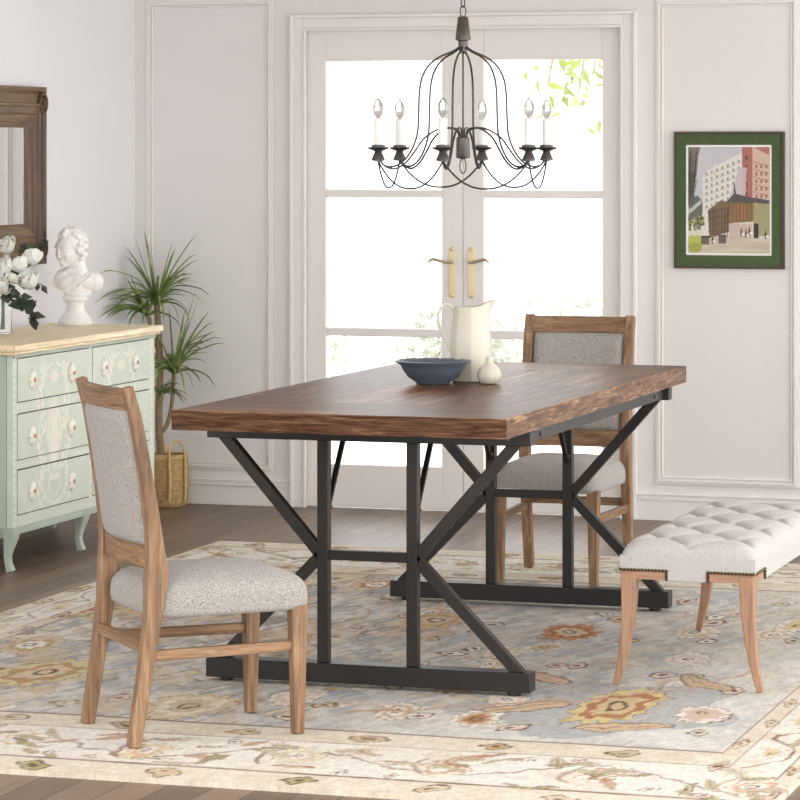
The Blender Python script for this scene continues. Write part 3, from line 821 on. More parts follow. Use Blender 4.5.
for sx in (-1, 1):
    for sy in (-1, 1):
        klismos(sx, sy).build('leg', bwood, bench, bevel=.003)
        MB().box(min(sx * hx, sx * (hx - .125)), max(sx * hx, sx * (hx - .125)), min(sy * hy, sy * (hy - .018)), max(sy * hy, sy * (hy - .018)), .288, .312).build('apron_block', bwood_x, bench, bevel=.002)
        MB().box(min(sx * hx, sx * (hx - .018)), max(sx * hx, sx * (hx - .018)), min(sy * (hy - .019), sy * (hy - .125)), max(sy * (hy - .019), sy * (hy - .125)), .288, .312).build('apron_block', bwood_x, bench, bevel=.002)
def tuft():
    nx, ny = 66, 150; vs = []; fs = []
    la, lb = .098, .128        # lattice half-diagonals give the diamond buttons
    def top(x, y):
        a = x / la + y / lb; c = x / la - y / lb
        f = (abs(math.sin(PI * a / 2)) * abs(math.sin(PI * c / 2)))
        crown = .396
        ex = (hx - abs(x)); ey = (hy - abs(y))
        fade = min(1, max(0, (min(ex, ey) - .004) / .045)) ** 1.3
        rows = min(abs(math.sin(PI * a / 2)), abs(math.sin(PI * c / 2)))
        z = crown - (.013 * (1 - min(1, rows * 2.6) ** .6) + .008 * (1 - f)) * (.38 + .62 * fade)
        bt = math.hypot(math.sin(PI * a / 2), math.sin(PI * c / 2))
        z -= .018 * math.exp(-(bt / .35) ** 2) * fade
        d = .055
        def rnd(e): return 0 if e >= d else d - math.sqrt(max(0, d * d - (d - e) ** 2))
        return z - .62 * rnd(ex) - .62 * rnd(ey)
    def remap(t_): return math.copysign(1 - (1 - abs(t_)) ** 1.25, t_)
    for j in range(ny):
        for i in range(nx):
            x = remap(-1 + 2 * i / (nx - 1)) * hx; y = -hy + 2 * hy * j / (ny - 1)
            y = math.copysign(hy * (1 - (1 - abs(y) / hy) ** 1.08), y)
            vs.append((x, y, top(x, y)))
    for j in range(ny - 1):
        for i in range(nx - 1):
            a = j * nx + i; fs.append((a, a + 1, a + nx + 1, a + nx))
    rg = list(range(nx)) + [j * nx + nx - 1 for j in range(1, ny)] + [(ny - 1) * nx + i for i in range(nx - 2, -1, -1)] + [j * nx for j in range(ny - 2, 0, -1)]
    prev = rg
    for lev, z in enumerate((.352, .330, .314)):
        cur = []
        for i in rg:
            x, y, _ = vs[i]; pl = 1 + (.006 if lev < 2 else .004)
            # shallow pleats on the long sides
            if abs(abs(x) - hx) < 1e-6: x += math.copysign(.0022 * math.cos(y * PI / .032), x)
            cur.append(len(vs)); vs.append((x * pl, y * (1 + .002), z))
        L = len(rg)
        for k_ in range(L): fs.append((prev[(k_ + 1) % L], prev[k_], cur[k_], cur[(k_ + 1) % L]))
        prev = cur
    fs.append(tuple(reversed(prev)))
    return MB().add(vs, fs), top
tb, topf = tuft()
tb.build('tufted_cushion', linen, bench, smooth=70)
MB().box(-hx + .128, hx - .128, -hy - .001, -hy + .03, .286, .316).build('skirt', linen, bench, bevel=.003)
MB().box(-hx + .128, hx - .128, hy - .03, hy + .001, .286, .316).build('skirt', linen, bench, bevel=.003)
for s in (-1, 1): MB().box(min(s * (hx + .001), s * (hx - .03)), max(s * (hx + .001), s * (hx - .03)), -hy + .128, hy - .128, .286, .316).build('skirt', linen, bench, bevel=.003)
btn = None
for j in range(-8, 9):
    for i in range(-3, 4):
        if (i + j) % 2: continue
        x, y = i * .098, j * .128 / 1.0
        x, y = (i * .098), (j * .128)
        if abs(x) > hx - .05 or abs(y) > hy - .07: continue
        if btn is None: btn = MB().ball((0, 0, 0), (.011, .011, .006), 10, 6).build('button', linen, bench, loc=(x, y, topf(x, y) + .001))
        else:
            c = btn.copy(); COL.objects.link(c); c.parent = bench; c.location = (x, y, topf(x, y) + .001)
nail = None
spots = []
st = .0096
for s in (-1, 1):
    for k_ in range(14): spots.append((s * (hx - .002 - k_ * st), -hy - .0035, .314))
    for k_ in range(1, 4): spots.append((s * (hx - .002 - 13 * st), -hy - .0035, .314 - k_ * .008))
    for k_ in range(1, 14): spots.append((s * (hx + .0035), -hy + .002 + k_ * st, .314))
    for k_ in range(1, 4): spots.append((s * (hx + .0035), -hy + .002 + 13 * st, .314 - k_ * .008))
for p in spots[:100]:
    if nail is None: nail = MB().ball((0, 0, 0), (.0042, .0042, .0042), 8, 6).build('nailhead', nail_m, bench, loc=p)
    else:
        c = nail.copy(); COL.objects.link(c); c.parent = bench; c.location = p

# ------------------------------------------------------------------ dresser
mint = (203, 212, 195); CREAM = (234, 232, 216)
dcv = Canvas(10.05, 11.35, .12, .755, 520, 254, mint)
dn = vnoise(dcv.U, dcv.V, .05, .05, 31)
dcv.put(full, np.clip((dn - .5) * 2, 0, 1), (214, 222, 206), .6)
def dvine(pts, w_=.006): dcv.line(smooth_path(pts, 6), w_, CREAM, .75)
for yc in (10.403, 11.016):
    for s in (-1, 1):                       # tall wreath running over the three drawers
        dvine([(yc + s * .02, .70), (yc + s * .085, .675), (yc + s * .115, .62), (yc + s * .09, .56), (yc + s * .125, .50), (yc + s * .13, .42), (yc + s * .10, .36), (yc + s * .115, .30), (yc + s * .07, .23), (yc, .205)], .009)
        dvine([(yc, .56), (yc + s * .05, .50), (yc + s * .055, .42), (yc + s * .02, .34), (yc + s * .05, .28), (yc + s * .01, .23)], .007)
        for q in range(15):
            z = .22 + q * .033; x = yc + s * (.108 + .018 * math.sin(q * 1.3))
            dcv.blob(x + s * .012, z, .017, .007, CREAM, s * .9, al=.9); dcv.blob(x - s * .014, z + .012, .014, .006, CREAM, -s * .7, al=.85)
        for q in range(7):
            dcv.blob(yc + s * (.02 + .03 * (q % 3)), .30 + q * .035, .018, .010, CREAM, q * .8, 5, .25, al=.75)
    dcv.blob(yc, .47, .065, .12, (230, 226, 212), 0, al=.55); dcv.blob(yc, .42, .03, .10, CREAM, 0, al=.7)
    dcv.blob(yc, .655, .035, .02, (236, 226, 210), 0, 6, .2, .7)
for yy in (10.07, 10.73, 11.315):
    for q in range(24): dcv.blob(yy, .14 + q * .026, .010, .006, CREAM, .8 * (-1) ** q, al=.8)
for z in (.365, .564, .746):
    for q in range(40): dcv.blob(10.1 + q * .031, z, .010, .005, CREAM, .6 * (-1) ** q, al=.6)
dr_m = painted('painted_mint_front', .5, None, 60, .06)
mint_m = plain('mint_paint', (176, 188, 172), .5, var=.06, scale=12)
topw = wood('bleached_dresser_top', (232, 208, 164), (246, 226, 186), (252, 240, 210), 1, .4, .5, .08)
dark_gap = plain('drawer_gap', (70, 70, 58), .9)
DXB, DXF, DY0, DY1 = -5.032, -4.600, 10.055, 11.345
DZT = .785
dr = thing('dresser', 'mint green dresser with white floral drawers and pale wooden top, against left wall', 'dresser', ((DXB + DXF) / 2, (DY0 + DY1) / 2, 0))
ox, oy = (DXB + DXF) / 2, (DY0 + DY1) / 2
bx0, bx1, by = DXB - ox, DXF - ox, (DY1 - DY0) / 2
cols = [(10.091, 10.717), (10.744, 11.290)]; rows = [(.194, .352), (.383, .545), (.582, .737)]
MB().box(bx0, bx1 - .024, -by, by, .155, .75).build('carcass', mint_m, dr, bevel=.002)
MB().box(bx1 - .0238, bx1 - .0228, -by + .02, by - .02, .17, .745).build('drawer_shadow_gap', dark_gap, dr, smooth=0)  # dark sheet whose colour stands for the shade in the drawer gaps
FZ0, FZ1 = .155, .75
holes = [((a - DY0) / (DY1 - DY0), (c - DY0) / (DY1 - DY0), (e - FZ0) / (FZ1 - FZ0), (f - FZ0) / (FZ1 - FZ0)) for a, c in cols for e, f in rows]
def dsamp(y0, y1, z0, z1): return lambda a, c: dcv.sample(y0 + a * (y1 - y0), z0 + c * (z1 - z0))
pattern_slab('face_frame', (bx1, -by, FZ0), (0, 2 * by, 0), (0, 0, FZ1 - FZ0), 431, 199, .022, dsamp(DY0, DY1, FZ0, FZ1), dr_m, dr, holes)
ros_m = plain('rosette_porcelain', (236, 232, 220), .35, var=.03); ros_c = plain('rosette_centre', (196, 150, 130), .4, var=.1)
for a, c in cols:
    for e, f in rows:
        g = .0035
        d_ = pattern_slab('drawer', (bx1 + .002, a + g - oy, e + g), (0, c - a - 2 * g, 0), (0, 0, f - e - 2 * g), 160, 44, .022, dsamp(a + g, c - g, e + g, f - g), dr_m, dr)
        for t_ in (.19, .735):
            yk, zk = a + (c - a) * t_ - oy, (e + f) / 2 - .004
            b = MB(); T = Matrix.Translation((bx1 + .0025, yk, zk)) @ Matrix.Rotation(PI / 2, 4, 'Y')
            vs = []; fs = []; n = 40
            for r, z in ((1., 0), (1., .004), (.8, .009), (.4, .011)):
                for q in range(n):
                    an = 2 * PI * q / n; rr = r * (1 + .13 * math.cos(8 * an) * (1 if r > .5 else 0))
                    vs.append((-rr * .033 * math.cos(an), rr * .024 * math.sin(an), z))
            for i in range(3):
                for q in range(n): fs.append((i * n + q, i * n + (q + 1) % n, (i + 1) * n + (q + 1) % n, (i + 1) * n + q))
            fs.append(tuple(3 * n + q for q in range(n))); fs.append(tuple(reversed(range(n))))
            ko = b.add(vs, fs, T).build('rosette_knob', ros_m, d_)
            # (drawer carries its knobs; one level below it would be too deep for a centre boss)
            MB().lathe([(.007, 0), (.008, .003), (.006, .006), (.002, .007)], 14, Matrix.Translation((bx1 + .0125, yk, zk)) @ Matrix.Rotation(PI / 2, 4, 'Y')).build('knob_centre', ros_c, d_)
# top with stepped moulding
b = MB(); b.box(bx0 - .004, bx1 + .022, -by - .03, by + .012, .750, .762).box(bx0 - .004, bx1 + .032, -by - .045, by + .016, .762, DZT)
b.build('dresser_top', topw, dr, bevel=.004, seg=3)
MB().box(bx1 + .0, bx1 + .008, -by, by, .737, .7495).build('cornice_strip', mint_m, dr, bevel=.002)
b = MB()
MB().box(bx1 - .022, bx1 - .002, -by + .05, by - .05, .128, .154).build('apron', dr_m if False else mint_m, dr, bevel=.003)
for yl in (-by + .035, (cols[0][1] + cols[1][0]) / 2 - oy - .03, by - .035):
    for xl, sx in ((bx1 - .026, 1), (bx0 + .028, -1)):
        zs = [.155, .135, .11, .08, .05, .025, 0]; off = [.004, .006, .003, -.004, -.008, -.004, .004]; wd = [.066, .060, .050, .038, .030, .030, .036]
        MB().sweep([(xl + sx * o, yl, z) for z, o in zip(zs, off)], wd, [w_ * .72 for w_ in wd], (0, 1, 0)).build('leg', mint_m, dr, bevel=.004)

# ------------------------------------------------------------------ marble bust
plaster = plain('white_marble', (247, 245, 243), .35, var=.015, scale=10)
bust = thing('marble_bust', 'white classical marble bust of a head looking down, on the dresser', 'statue', (-4.888, 11.255, DZT + .0002), TH)
b = MB()
# local frame: +x to the viewer's right, -y towards the viewer
b.lathe([(.064, 0), (.066, .004), (.066, .018), (.060, .022), (.056, .030), (.050, .036), (.042, .044), (.036, .056), (.034, .072), (.037, .086), (.046, .094), (.050, .100), (.046, .108), (.02, .112)], 40)
def el(c, r, ry=0., rx=0., rz=0.): b.ball(c, r, 20, 13, Matrix.Rotation(rz, 4, 'Z') @ Matrix.Rotation(ry, 4, 'Y') @ Matrix.Rotation(rx, 4, 'X'))
el((.010, 0, .136), (.058, .045, .048)); el((.012, 0, .170), (.080, .044, .036)); el((.068, .004, .164), (.040, .037, .040), -.6); el((-.046, .002, .174), (.036, .036, .044), .4)
el((-.026, -.030, .160), (.036, .018, .028)); el((.038, -.026, .160), (.036, .018, .028)); el((.006, -.01, .118), (.048, .036, .022))
el((.0, 0, .205), (.050, .034, .022)); b.tube([(.012, .002, .185), (.008, .004, .225), (-.008, .0, .268)], [.040, .033, .034], 18)
HM = Matrix.Translation((-.020, -.012, .294)) @ Matrix.Rotation(-.72, 4, 'Z') @ Matrix.Rotation(.2, 4, 'X') @ Matrix.Scale(1.27, 4)
def hd(c, r, rx=0., ry=0.): b.add(*_ball(r), HM @ Matrix.Translation(c) @ Matrix.Rotation(ry, 4, 'Y') @ Matrix.Rotation(rx, 4, 'X'))
def _ball(r):
    q = MB().ball((0, 0, 0), r, 20, 13); return q.v, q.f
hd((0, .012, .012), (.039, .045, .043)); hd((0, -.014, -.012), (.031, .033, .042)); hd((0, -.032, -.042), (.014, .013, .012)); hd((0, -.020, -.030), (.023, .022, .020))
hd((0, -.0435, -.008), (.0055, .0085, .013), rx=.25); hd((0, -.040, .008), (.0055, .007, .015)); hd((0, -.0485, -.0165), (.0062, .0055, .0045))
hd((0, -.026, .014), (.029, .016, .018))
for s in (-1, 1):
    hd((s * .0135, -.0385, .0115), (.012, .0075, .0038)); hd((s * .0135, -.0365, .001), (.0078, .006, .005)); hd((s * .017, -.030, -.016), (.011, .012, .013))
    hd((s * .038, .002, -.004), (.005, .010, .014))
hd((0, -.0435, -.029), (.010, .006, .003)); hd((0, -.0415, -.035), (.008, .006, .0035))
r2 = random.Random(5)
for k_ in range(80):
    a = r2.random() * 2 * PI; p = r2.random() * 1.35 - .1
    d = Vector((math.cos(a) * math.cos(p), math.sin(a) * math.cos(p), math.sin(p)))
    if d.y < -.30 and d.z < .62: continue
    hd((d.x * .040, .012 + d.y * .045, .012 + d.z * .043), (.008, .008, .008))
for s in (-1, 1):
    for k_ in range(7): hd((s * (.037 + .002 * (k_ % 2)), .010 + .006 * (k_ % 3), .014 - .008 * k_), (.008, .011, .007))
hd((0, .054, -.004), (.020, .018, .020)); hd((0, -.004, .055), (.012, .012, .009))
for k_, (x0, x1) in enumerate(((.050, -.030), (.066, -.006), (.03, -.045))):
    b.tube(smooth_path([(x0, -.032, .192), ((x0 + x1) / 2, -.047, .160), (x1, -.040, .126)], 5), .0042, 8)
o = b.build('carved_bust', plaster, bust, smooth=0)
m = o.modifiers.new('fuse', 'REMESH'); m.mode = 'VOXEL'; m.voxel_size = .0022; m.use_smooth_shade = True
m = o.modifiers.new('polish', 'SMOOTH'); m.factor = .5; m.iterations = 3

# ------------------------------------------------------------------ flowers in a glass vase
vx, vy = -4.905, 10.636
gl = Mat('clear_glass'); gl.set(Roughness=.03, IOR=1.45); gl.base((.96, .98, .97)); gl.b.inputs['Transmission Weight'].default_value = 1.
vase = thing('glass_vase', 'clear glass cylinder vase holding white roses at the near end of the dresser', 'vase', (vx, vy, DZT + .0002))
MB().lathe([(.032, 0), (.034, .003), (.034, .165), (.0335, .167), (.0315, .165), (.031, .008), (.001, .006)], 36, capt=False).build('glass_body', gl.m, vase)
petal = plain('white_petal', (246, 244, 234), .55, var=.02, scale=40); petal.node_tree.nodes['Principled BSDF'].inputs['Subsurface Weight'].default_value = .15
stem_m = plain('rose_stem', (70, 92, 52), .6); dleaf = plain('dark_rose_leaf', (52, 62, 48), .5, var=.25, scale=30)
def rose(label, off, r, cone):
    r *= 1.18
    """off = position of the bloom from the vase mouth"""
    c = Vector((vx, vy, 0)) + RV * off[0] + Vector((-RV.y, RV.x, 0)) * off[1]; c.z = off[2]
    t = thing('white_rose', label, 'flower', c, TH, 'white roses in the glass vase')
    b = MB()
    b.ball((0, 0, 0), (r * .55, r * .55, r * .7), 12, 8)
    k_ = 0
    for ring_, (n_, rad, h, tilt) in enumerate(((4, .5, .80, .02), (5, .68, .76, .10), (6, .86, .68, .24), (7, 1., .56, .42))):
        for q in range(n_):
            a = 2 * PI * q / n_ + ring_ * .5
            vs = []; fs = []
            for j in range(6):
                v_ = j / 5
                for i in range(7):
                    u_ = -1 + i / 3
                    an = a + u_ * (PI / n_) * 1.25 * math.sin(PI * (.18 + .66 * v_))
                    rr = r * rad * (.35 + .65 * math.sin(v_ * PI * .5)) + r * tilt * .28 * v_ ** 3
                    z = -r * .65 + (h + .62) * r * v_ * (1 - .10 * u_ * u_) - r * tilt * .22 * v_ ** 4
                    vs.append((rr * math.cos(an), rr * math.sin(an), z))
            for j in range(5):
                for i in range(6): fs.append((j * 7 + i, j * 7 + i + 1, j * 7 + i + 8, j * 7 + i + 7))
            b.add(vs, fs)
    o = b.build('bloom', petal, t, smooth=70)
    m = o.modifiers.new('thick', 'SOLIDIFY'); m.thickness = .0012
    o.rotation_euler = cone
    foot = Vector((vx + (random.random() - .5) * .02, vy + (random.random() - .5) * .02, DZT + .02)) - c
    mouth = Vector((vx, vy, DZT + .168)) + (c - Vector((vx, vy, c.z))) * .12 - c
    iv = Matrix.Rotation(-t.rotation_euler.z, 3, 'Z')
    pts = smooth_path([iv @ foot, iv @ mouth, iv @ Vector((mouth.x * .35, mouth.y * .35, mouth.z * .4)), (0, 0, -r * .55)], 6)
    MB().tube(pts, .0024, 6).build('stem', stem_m, t)
    return t
ztop = lambda y: CAM_H - (y - 148) * 11.65 / 3200
for lab, px, y, dep, r in [
    ('white rose at the top of the bouquet, overlapping the mirror frame', 7, 246, .015, .032), ('white rose left of centre in the bouquet, below the topmost bloom', 7, 265, -.045, .033),
    ('white rose in the middle of the bouquet under the dark leaves', 21, 265, -.03, .031), ('white rose at the upper right of the bouquet', 33, 258, .0, .030),
    ('large white rose at the right side of the bouquet, above the hanging leaves', 31, 281, -.035, .035), ('white rose low in the bouquet just above the vase rim', 3, 286, -.05, .032), ('small white rosebud between the larger blooms', 15, 277, -.065, .018)]:
    rose(lab, ((px - 3) / 275., dep, ztop(y)), r, (.75 + (random.random() - .5) * .7, (random.random() - .5) * .7, random.random() * 6))
def sprig(label, pts, nleaf, L):
    P = [Vector((vx, vy, 0)) + RV * ((p[0] - 3) / 275.) + Vector((-RV.y, RV.x, 0)) * p[2] + Vector((0, 0, ztop(p[1]))) for p in pts]
    P = [Vector((vx, vy, DZT + .03)), Vector((vx, vy, DZT + .165))] + P
    t = thing('leafy_sprig', label, 'leaf sprig', (vx, vy, DZT + .03), 0, 'leafy sprigs in the glass vase')
    P = [p - Vector((vx, vy, DZT + .03)) for p in P]
    sp = [Vector(p) for p in smooth_path(P, 6)]
    MB().tube(sp, .0018, 6).build('twig', stem_m, t)
    b = MB()
    for q in range(nleaf):
        p = sp[int(12 + (len(sp) - 13) * q / max(1, nleaf - 1))]
        d = (rv() + Vector((.25, -.2, -.35))); leaf_mesh(b, p, d, Vector((.3, -1, .3)), L * (.8 + .4 * random.random()), L * .3)
    b.build('leaves', dleaf, t, smooth=0)
sprig('dark leafy sprig drooping lowest over the vase, nearly touching the dresser top', [(12, 296, -.05), (22, 302, -.07), (33, 311, -.08), (36, 317, -.08)], 16, .052)
sprig('dark leafy sprig under the large right-hand rose', [(12, 290, -.04), (24, 296, -.05), (32, 302, -.05)], 14, .05)
sprig('single stem of dark leaves poking out to the right of the bouquet', [(20, 280, .0), (34, 282, -.02), (43, 284, -.03)], 5, .04)
sprig('dark leafy sprig between the upper roses', [(12, 270, .03), (20, 252, .04), (30, 246, .035), (38, 248, .03)], 14, .045)

# ------------------------------------------------------------------ wall mirror
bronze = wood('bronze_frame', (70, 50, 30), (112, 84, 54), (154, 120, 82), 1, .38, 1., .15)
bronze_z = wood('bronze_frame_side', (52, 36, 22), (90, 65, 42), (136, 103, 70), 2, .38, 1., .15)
MY0, MY1, MZ0, MZ1 = 10.43, 11.295, 1.016, 1.693
mir = thing('wall_mirror', 'rectangular mirror in a carved bronze-brown frame on the left wall', 'mirror', (XL, (MY0 + MY1) / 2, MZ0))
hw_, hh = (MY1 - MY0) / 2, MZ1 - MZ0
prof = [(0, .002), (0, .036), (.012, .040), (.02, .036), (.024, .030), (.046, .034), (.060, .034), (.064, .042), (.074, .042), (.078, .034), (.100, .030), (.108, .036), (.116, .034), (.150, .012), (.156, .010), (.156, .002)]
def fside(kind):
    vs = []; fs = []; n_ = len(prof)
    for w_, d in prof:
        if kind == 'b': pp = [(-hw_ + w_, w_), (hw_ - w_, w_)]
        elif kind == 't': pp = [(hw_ - w_, hh - w_), (-hw_ + w_, hh - w_)]
        elif kind == 'r': pp = [(hw_ - w_, w_), (hw_ - w_, hh - w_)]
        else: pp = [(-hw_ + w_, hh - w_), (-hw_ + w_, w_)]
        for y, z in pp: vs.append((d, y, z))
    for i in range(n_ - 1): fs.append((i * 2, i * 2 + 1, i * 2 + 3, i * 2 + 2))
    fs.append((n_ * 2 - 2, n_ * 2 - 1, 1, 0))
    fs.append(tuple(range(0, 2 * n_, 2))); fs.append(tuple(range(2 * n_ - 1, 0, -2)))
    return MB().add(vs, fs)
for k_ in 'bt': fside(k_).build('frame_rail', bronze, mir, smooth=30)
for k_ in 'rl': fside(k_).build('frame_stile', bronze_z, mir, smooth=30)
mm = Mat('mirror_silver'); mm.base((.93, .93, .93)); mm.set(Metallic=1., Roughness=.02)
MB().box(.003, .010, -hw_ + .150, hw_ - .150, .150, hh - .150).build('mirror_glass', mm.m, mir, smooth=0)
for y in (-hw_ + .042, hw_ - .042):
    for z in (.062, hh - .062):
        T = Matrix.Translation((.035, y, z)) @ Matrix.Rotation(PI / 2, 4, 'Y')
        b = MB()
        b.tube([T @ Vector((.036 * math.cos(a), .036 * math.sin(a) * .9, .006)) for a in np.linspace(0, 2 * PI, 24, endpoint=False)], .006, 8, closed=True)
        for q in range(6): b.ball(T @ Vector((.019 * math.cos(q * PI / 3), .018 * math.sin(q * PI / 3), .004)), (.006, .009, .009), 8, 6)
        b.ball(T @ Vector((0, 0, .006)), .009, 10, 7)
        b.build('roundel', bronze_z, mir)

# ------------------------------------------------------------------ framed picture
PX0, PX1, PZ0, PZ1 = -2.781, -2.344, .990, 1.524
pic = thing('framed_picture', 'framed watercolour of a street corner cafe with a wide green mat on the back wall', 'picture', ((PX0 + PX1) / 2, YB, PZ0))
pw_, ph_ = (PX1 - PX0) / 2, PZ1 - PZ0
fm = plain('dark_walnut_frame', (70, 50, 38), .4, var=.1); green = plain('green_mat', (66, 86, 42), .75, var=.05, scale=40); white_c = plain('white_bevel_card', (244, 242, 236), .7, var=.01)
b = MB(); fw = .009
b.box(-pw_, -pw_ + fw, -.02, -.001, 0, ph_).box(pw_ - fw, pw_, -.02, -.001, 0, ph_).box(-pw_ + fw, pw_ - fw, -.02, -.001, 0, fw).box(-pw_ + fw, pw_ - fw, -.02, -.001, ph_ - fw, ph_)
b.build('frame', fm, pic, bevel=.0015)
ax0, ax1, az0, az1 = -pw_ + .047, pw_ - .051, .052, ph_ - .052     # window of the mat
b = MB(); b.box(-pw_ + fw, ax0, -.013, -.009, fw, ph_ - fw).box(ax1, pw_ - fw, -.013, -.009, fw, ph_ - fw).box(ax0, ax1, -.013, -.009, fw, az0).box(ax0, ax1, -.013, -.009, az1, ph_ - fw)
b.build('mat_board', green, pic, smooth=0)
b = MB(); q = .008
b.box(ax0, ax0 + q, -.011, -.008, az0, az1).box(ax1 - q, ax1, -.011, -.008, az0, az1).box(ax0 + q, ax1 - q, -.011, -.008, az0, az0 + q).box(ax0 + q, ax1 - q, -.011, -.008, az1 - q, az1)
b.build('inner_mat', white_c, pic, smooth=0)
a = Canvas(0, 1, 0, 1, 150, 195, (222, 214, 200))
aU, aV = a.U, a.V
a.rect(0, 1, .5, 1, (206, 204, 208)); a.put(full, (aV > .5) * vnoise(aU, aV, .3, .3, 41), (184, 184, 194), .5)
a.poly([(.0, .4), (.0, 1), (.15, 1), (.06, .7), (.02, .5)], (120, 108, 92), .9)
for k_ in range(30): x = random.random() * .12; a.line([(x, .98 - random.random() * .3), (x * .5, .6 - random.random() * .15)], .008, (70, 66, 60), .7)
a.poly([(.18, .16), (.18, .72), (.24, .78), (.66, .95), (.68, .16)], (226, 222, 212))
for j in range(7):
    for i in range(7):
        x = .21 + i * .066; z = .42 + j * .062 + (x - .2) * .30
        if z < .74 + (x - .2) * .4: a.rect(x, x + .026, z, z + .026, (150, 144, 136), .85); a.line([(x - .01, z - .01), (x + .045, z + .003)], .006, (170, 160, 150), .8)
a.poly([(.66, .4), (.66, 1), (.79, 1), (.79, .4)], (178, 112, 100)); a.poly([(.79, .4), (.79, 1), (1, .92), (1, .4)], (214, 186, 168)); a.poly([(.8, 1), (1, .92), (1, 1)], (190, 116, 110))
for j in range(6):
    a.line([(.8, .86 - j * .07), (1, .82 - j * .07)], .008, (160, 112, 96), .8)
    for i in range(3): a.rect(.82 + .06 * i, .85 + .06 * i, .80 - j * .07, .835 - j * .07, (140, 104, 92), .8)
    a.rect(.70, .73, .88 - j * .085, .92 - j * .085, (104, 74, 68), .9)
a.poly([(.5, .5), (.62, .80), (.72, .81), (.70, .5)], (206, 190, 192), .9)
a.poly([(.46, .48), (.56, .56), (.565, .68), (.59, .56), (.75, .53), (1, .50), (1, .47), (.48, .45)], (92, 84, 80))
a.poly([(.24, .40), (.40, .50), (.50, .48), (.5, .20), (.26, .14)], (128, 104, 82)); a.poly([(.5, .48), (.8, .47), (.8, .30), (.5, .28)], (142, 112, 70)); a.poly([(.8, .48), (1, .46), (1, .16), (.8, .16)], (166, 160, 118))
a.rect(.5, .78, .14, .28, (206, 184, 172)); a.rect(.64, .70, .32, .45, (170, 110, 76)); a.rect(.8, .86, .14, .28, (58, 52, 48))
for i in range(7): a.line([(.5 + .045 * i, .30), (.5 + .045 * i, .47)], .008, (86, 66, 48), .8); a.line([(.27 + .035 * i, .15), (.27 + .035 * i, .42)], .010, (70, 58, 48), .7)
for i in range(4): a.line([(.25, .2 + i * .06), (.5, .22 + i * .07)], .008, (84, 68, 54), .8)
a.poly([(0, .32), (.02, .52), (.12, .54), (.18, .48), (.17, .3)], (96, 98, 92), .9); a.poly([(0, .40), (.15, .5), (.17, .47), (0, .36)], (204, 204, 200), .9)
for k_ in range(40): a.blob(random.random() * .2, .22 + random.random() * .12, .02, .014, random.choice([(96, 100, 60), (70, 66, 50), (150, 150, 90)]), random.random() * 3, al=.8)
a.rect(0, 1, 0, .14, (214, 204, 186)); a.put(full, (aV < .15) * vnoise(aU, aV, .2, .03, 44), (188, 172, 150), .7)
a.blob(.08, .09, .10, .08, (190, 190, 92), 0, 6, .1); a.blob(.08, .05, .09, .05, (150, 158, 70), 0, al=.7)
for x, z, w_ in ((.21, .12, .05), (.42, .13, .045)): a.rect(x - w_, x + w_, z - .04, z + .035, (110, 98, 84)); a.line([(x - w_, z + .035), (x + w_, z + .035)], .012, (60, 54, 48))
for x, z in ((.65, .19), (.71, .18), (.75, .20), (.95, .17), (.3, .12)):
    a.blob(x, z, .012, .035, (66, 60, 56)); a.blob(x, z + .042, .010, .011, (150, 110, 90)); a.blob(x + .02, z - .01, .02, .012, (236, 232, 224))
for k_ in range(60):
    x, z = random.random(), random.random() * .95; a.line([(x, z), (x + .03 * (random.random() - .3), z + .05 * (random.random() - .3))], .005, (96, 84, 76), .45)
art = painted('watercolour_paper', .8)
pattern_slab('watercolour', (ax0 + q, -.0075, az0 + q), (ax1 - ax0 - 2 * q, 0, 0), (0, 0, az1 - az0 - 2 * q), 150, 195, .002, lambda u_, v_: a.C, art, pic)
MB().box(-pw_ + fw, pw_ - fw, -.0165, -.0145, fw, ph_ - fw).build('picture_glass', glass_pane_mat('picture_glazing', gloss=.0, coat=.12), pic, smooth=0)

# ------------------------------------------------------------------ plant in basket
PXC, PYC = -4.866, 12.138
pl = thing('potted_dracaena', 'tall spiky green dracaena growing from the woven basket in the corner', 'plant', (PXC, PYC, .006), TH)
S = 1 / 245.
def pp_(px, y, dep=0.): return Vector(((px - 167) * S, dep, .0 + (506 - y) * S))
trunk_m = plain('dracaena_trunk', (150, 128, 98), .85, var=.2, scale=40, bump=.4)
dl = Mat('dracaena_leaf'); lv = dl.coords('Object')
dl.base(dl.ramp(dl.noise(lv, 22, 2.), [(.3, s2l((92, 112, 58))), (.55, s2l((124, 144, 80))), (.75, s2l((176, 186, 120)))])); dl.set(Roughness=.42); dl.b.inputs['Subsurface Weight'].default_value = .05
def trunk(pts, r0, r1): sp = smooth_path([tuple(p) for p in pts], 6); return MB().tube(sp, [r0 + (r1 - r0) * i / len(sp) for i in range(len(sp))], 10)
trunk([pp_(161, 462), pp_(159, 420), pp_(160, 370), pp_(158, 325), pp_(157, 306)], .016, .012).build('trunk', trunk_m, pl)
trunk([pp_(160, 436), pp_(167, 426), pp_(172, 405), pp_(174, 372)], .009, .008).build('trunk', trunk_m, pl)
trunk([pp_(159, 352), pp_(153, 338), pp_(148, 318)], .009, .008).build('trunk', trunk_m, pl)
rl = random.Random(21)
def lim(x, y): return min(y, (.172 + .953 * x) / .3037, (.112 - .3037 * x) / .953)
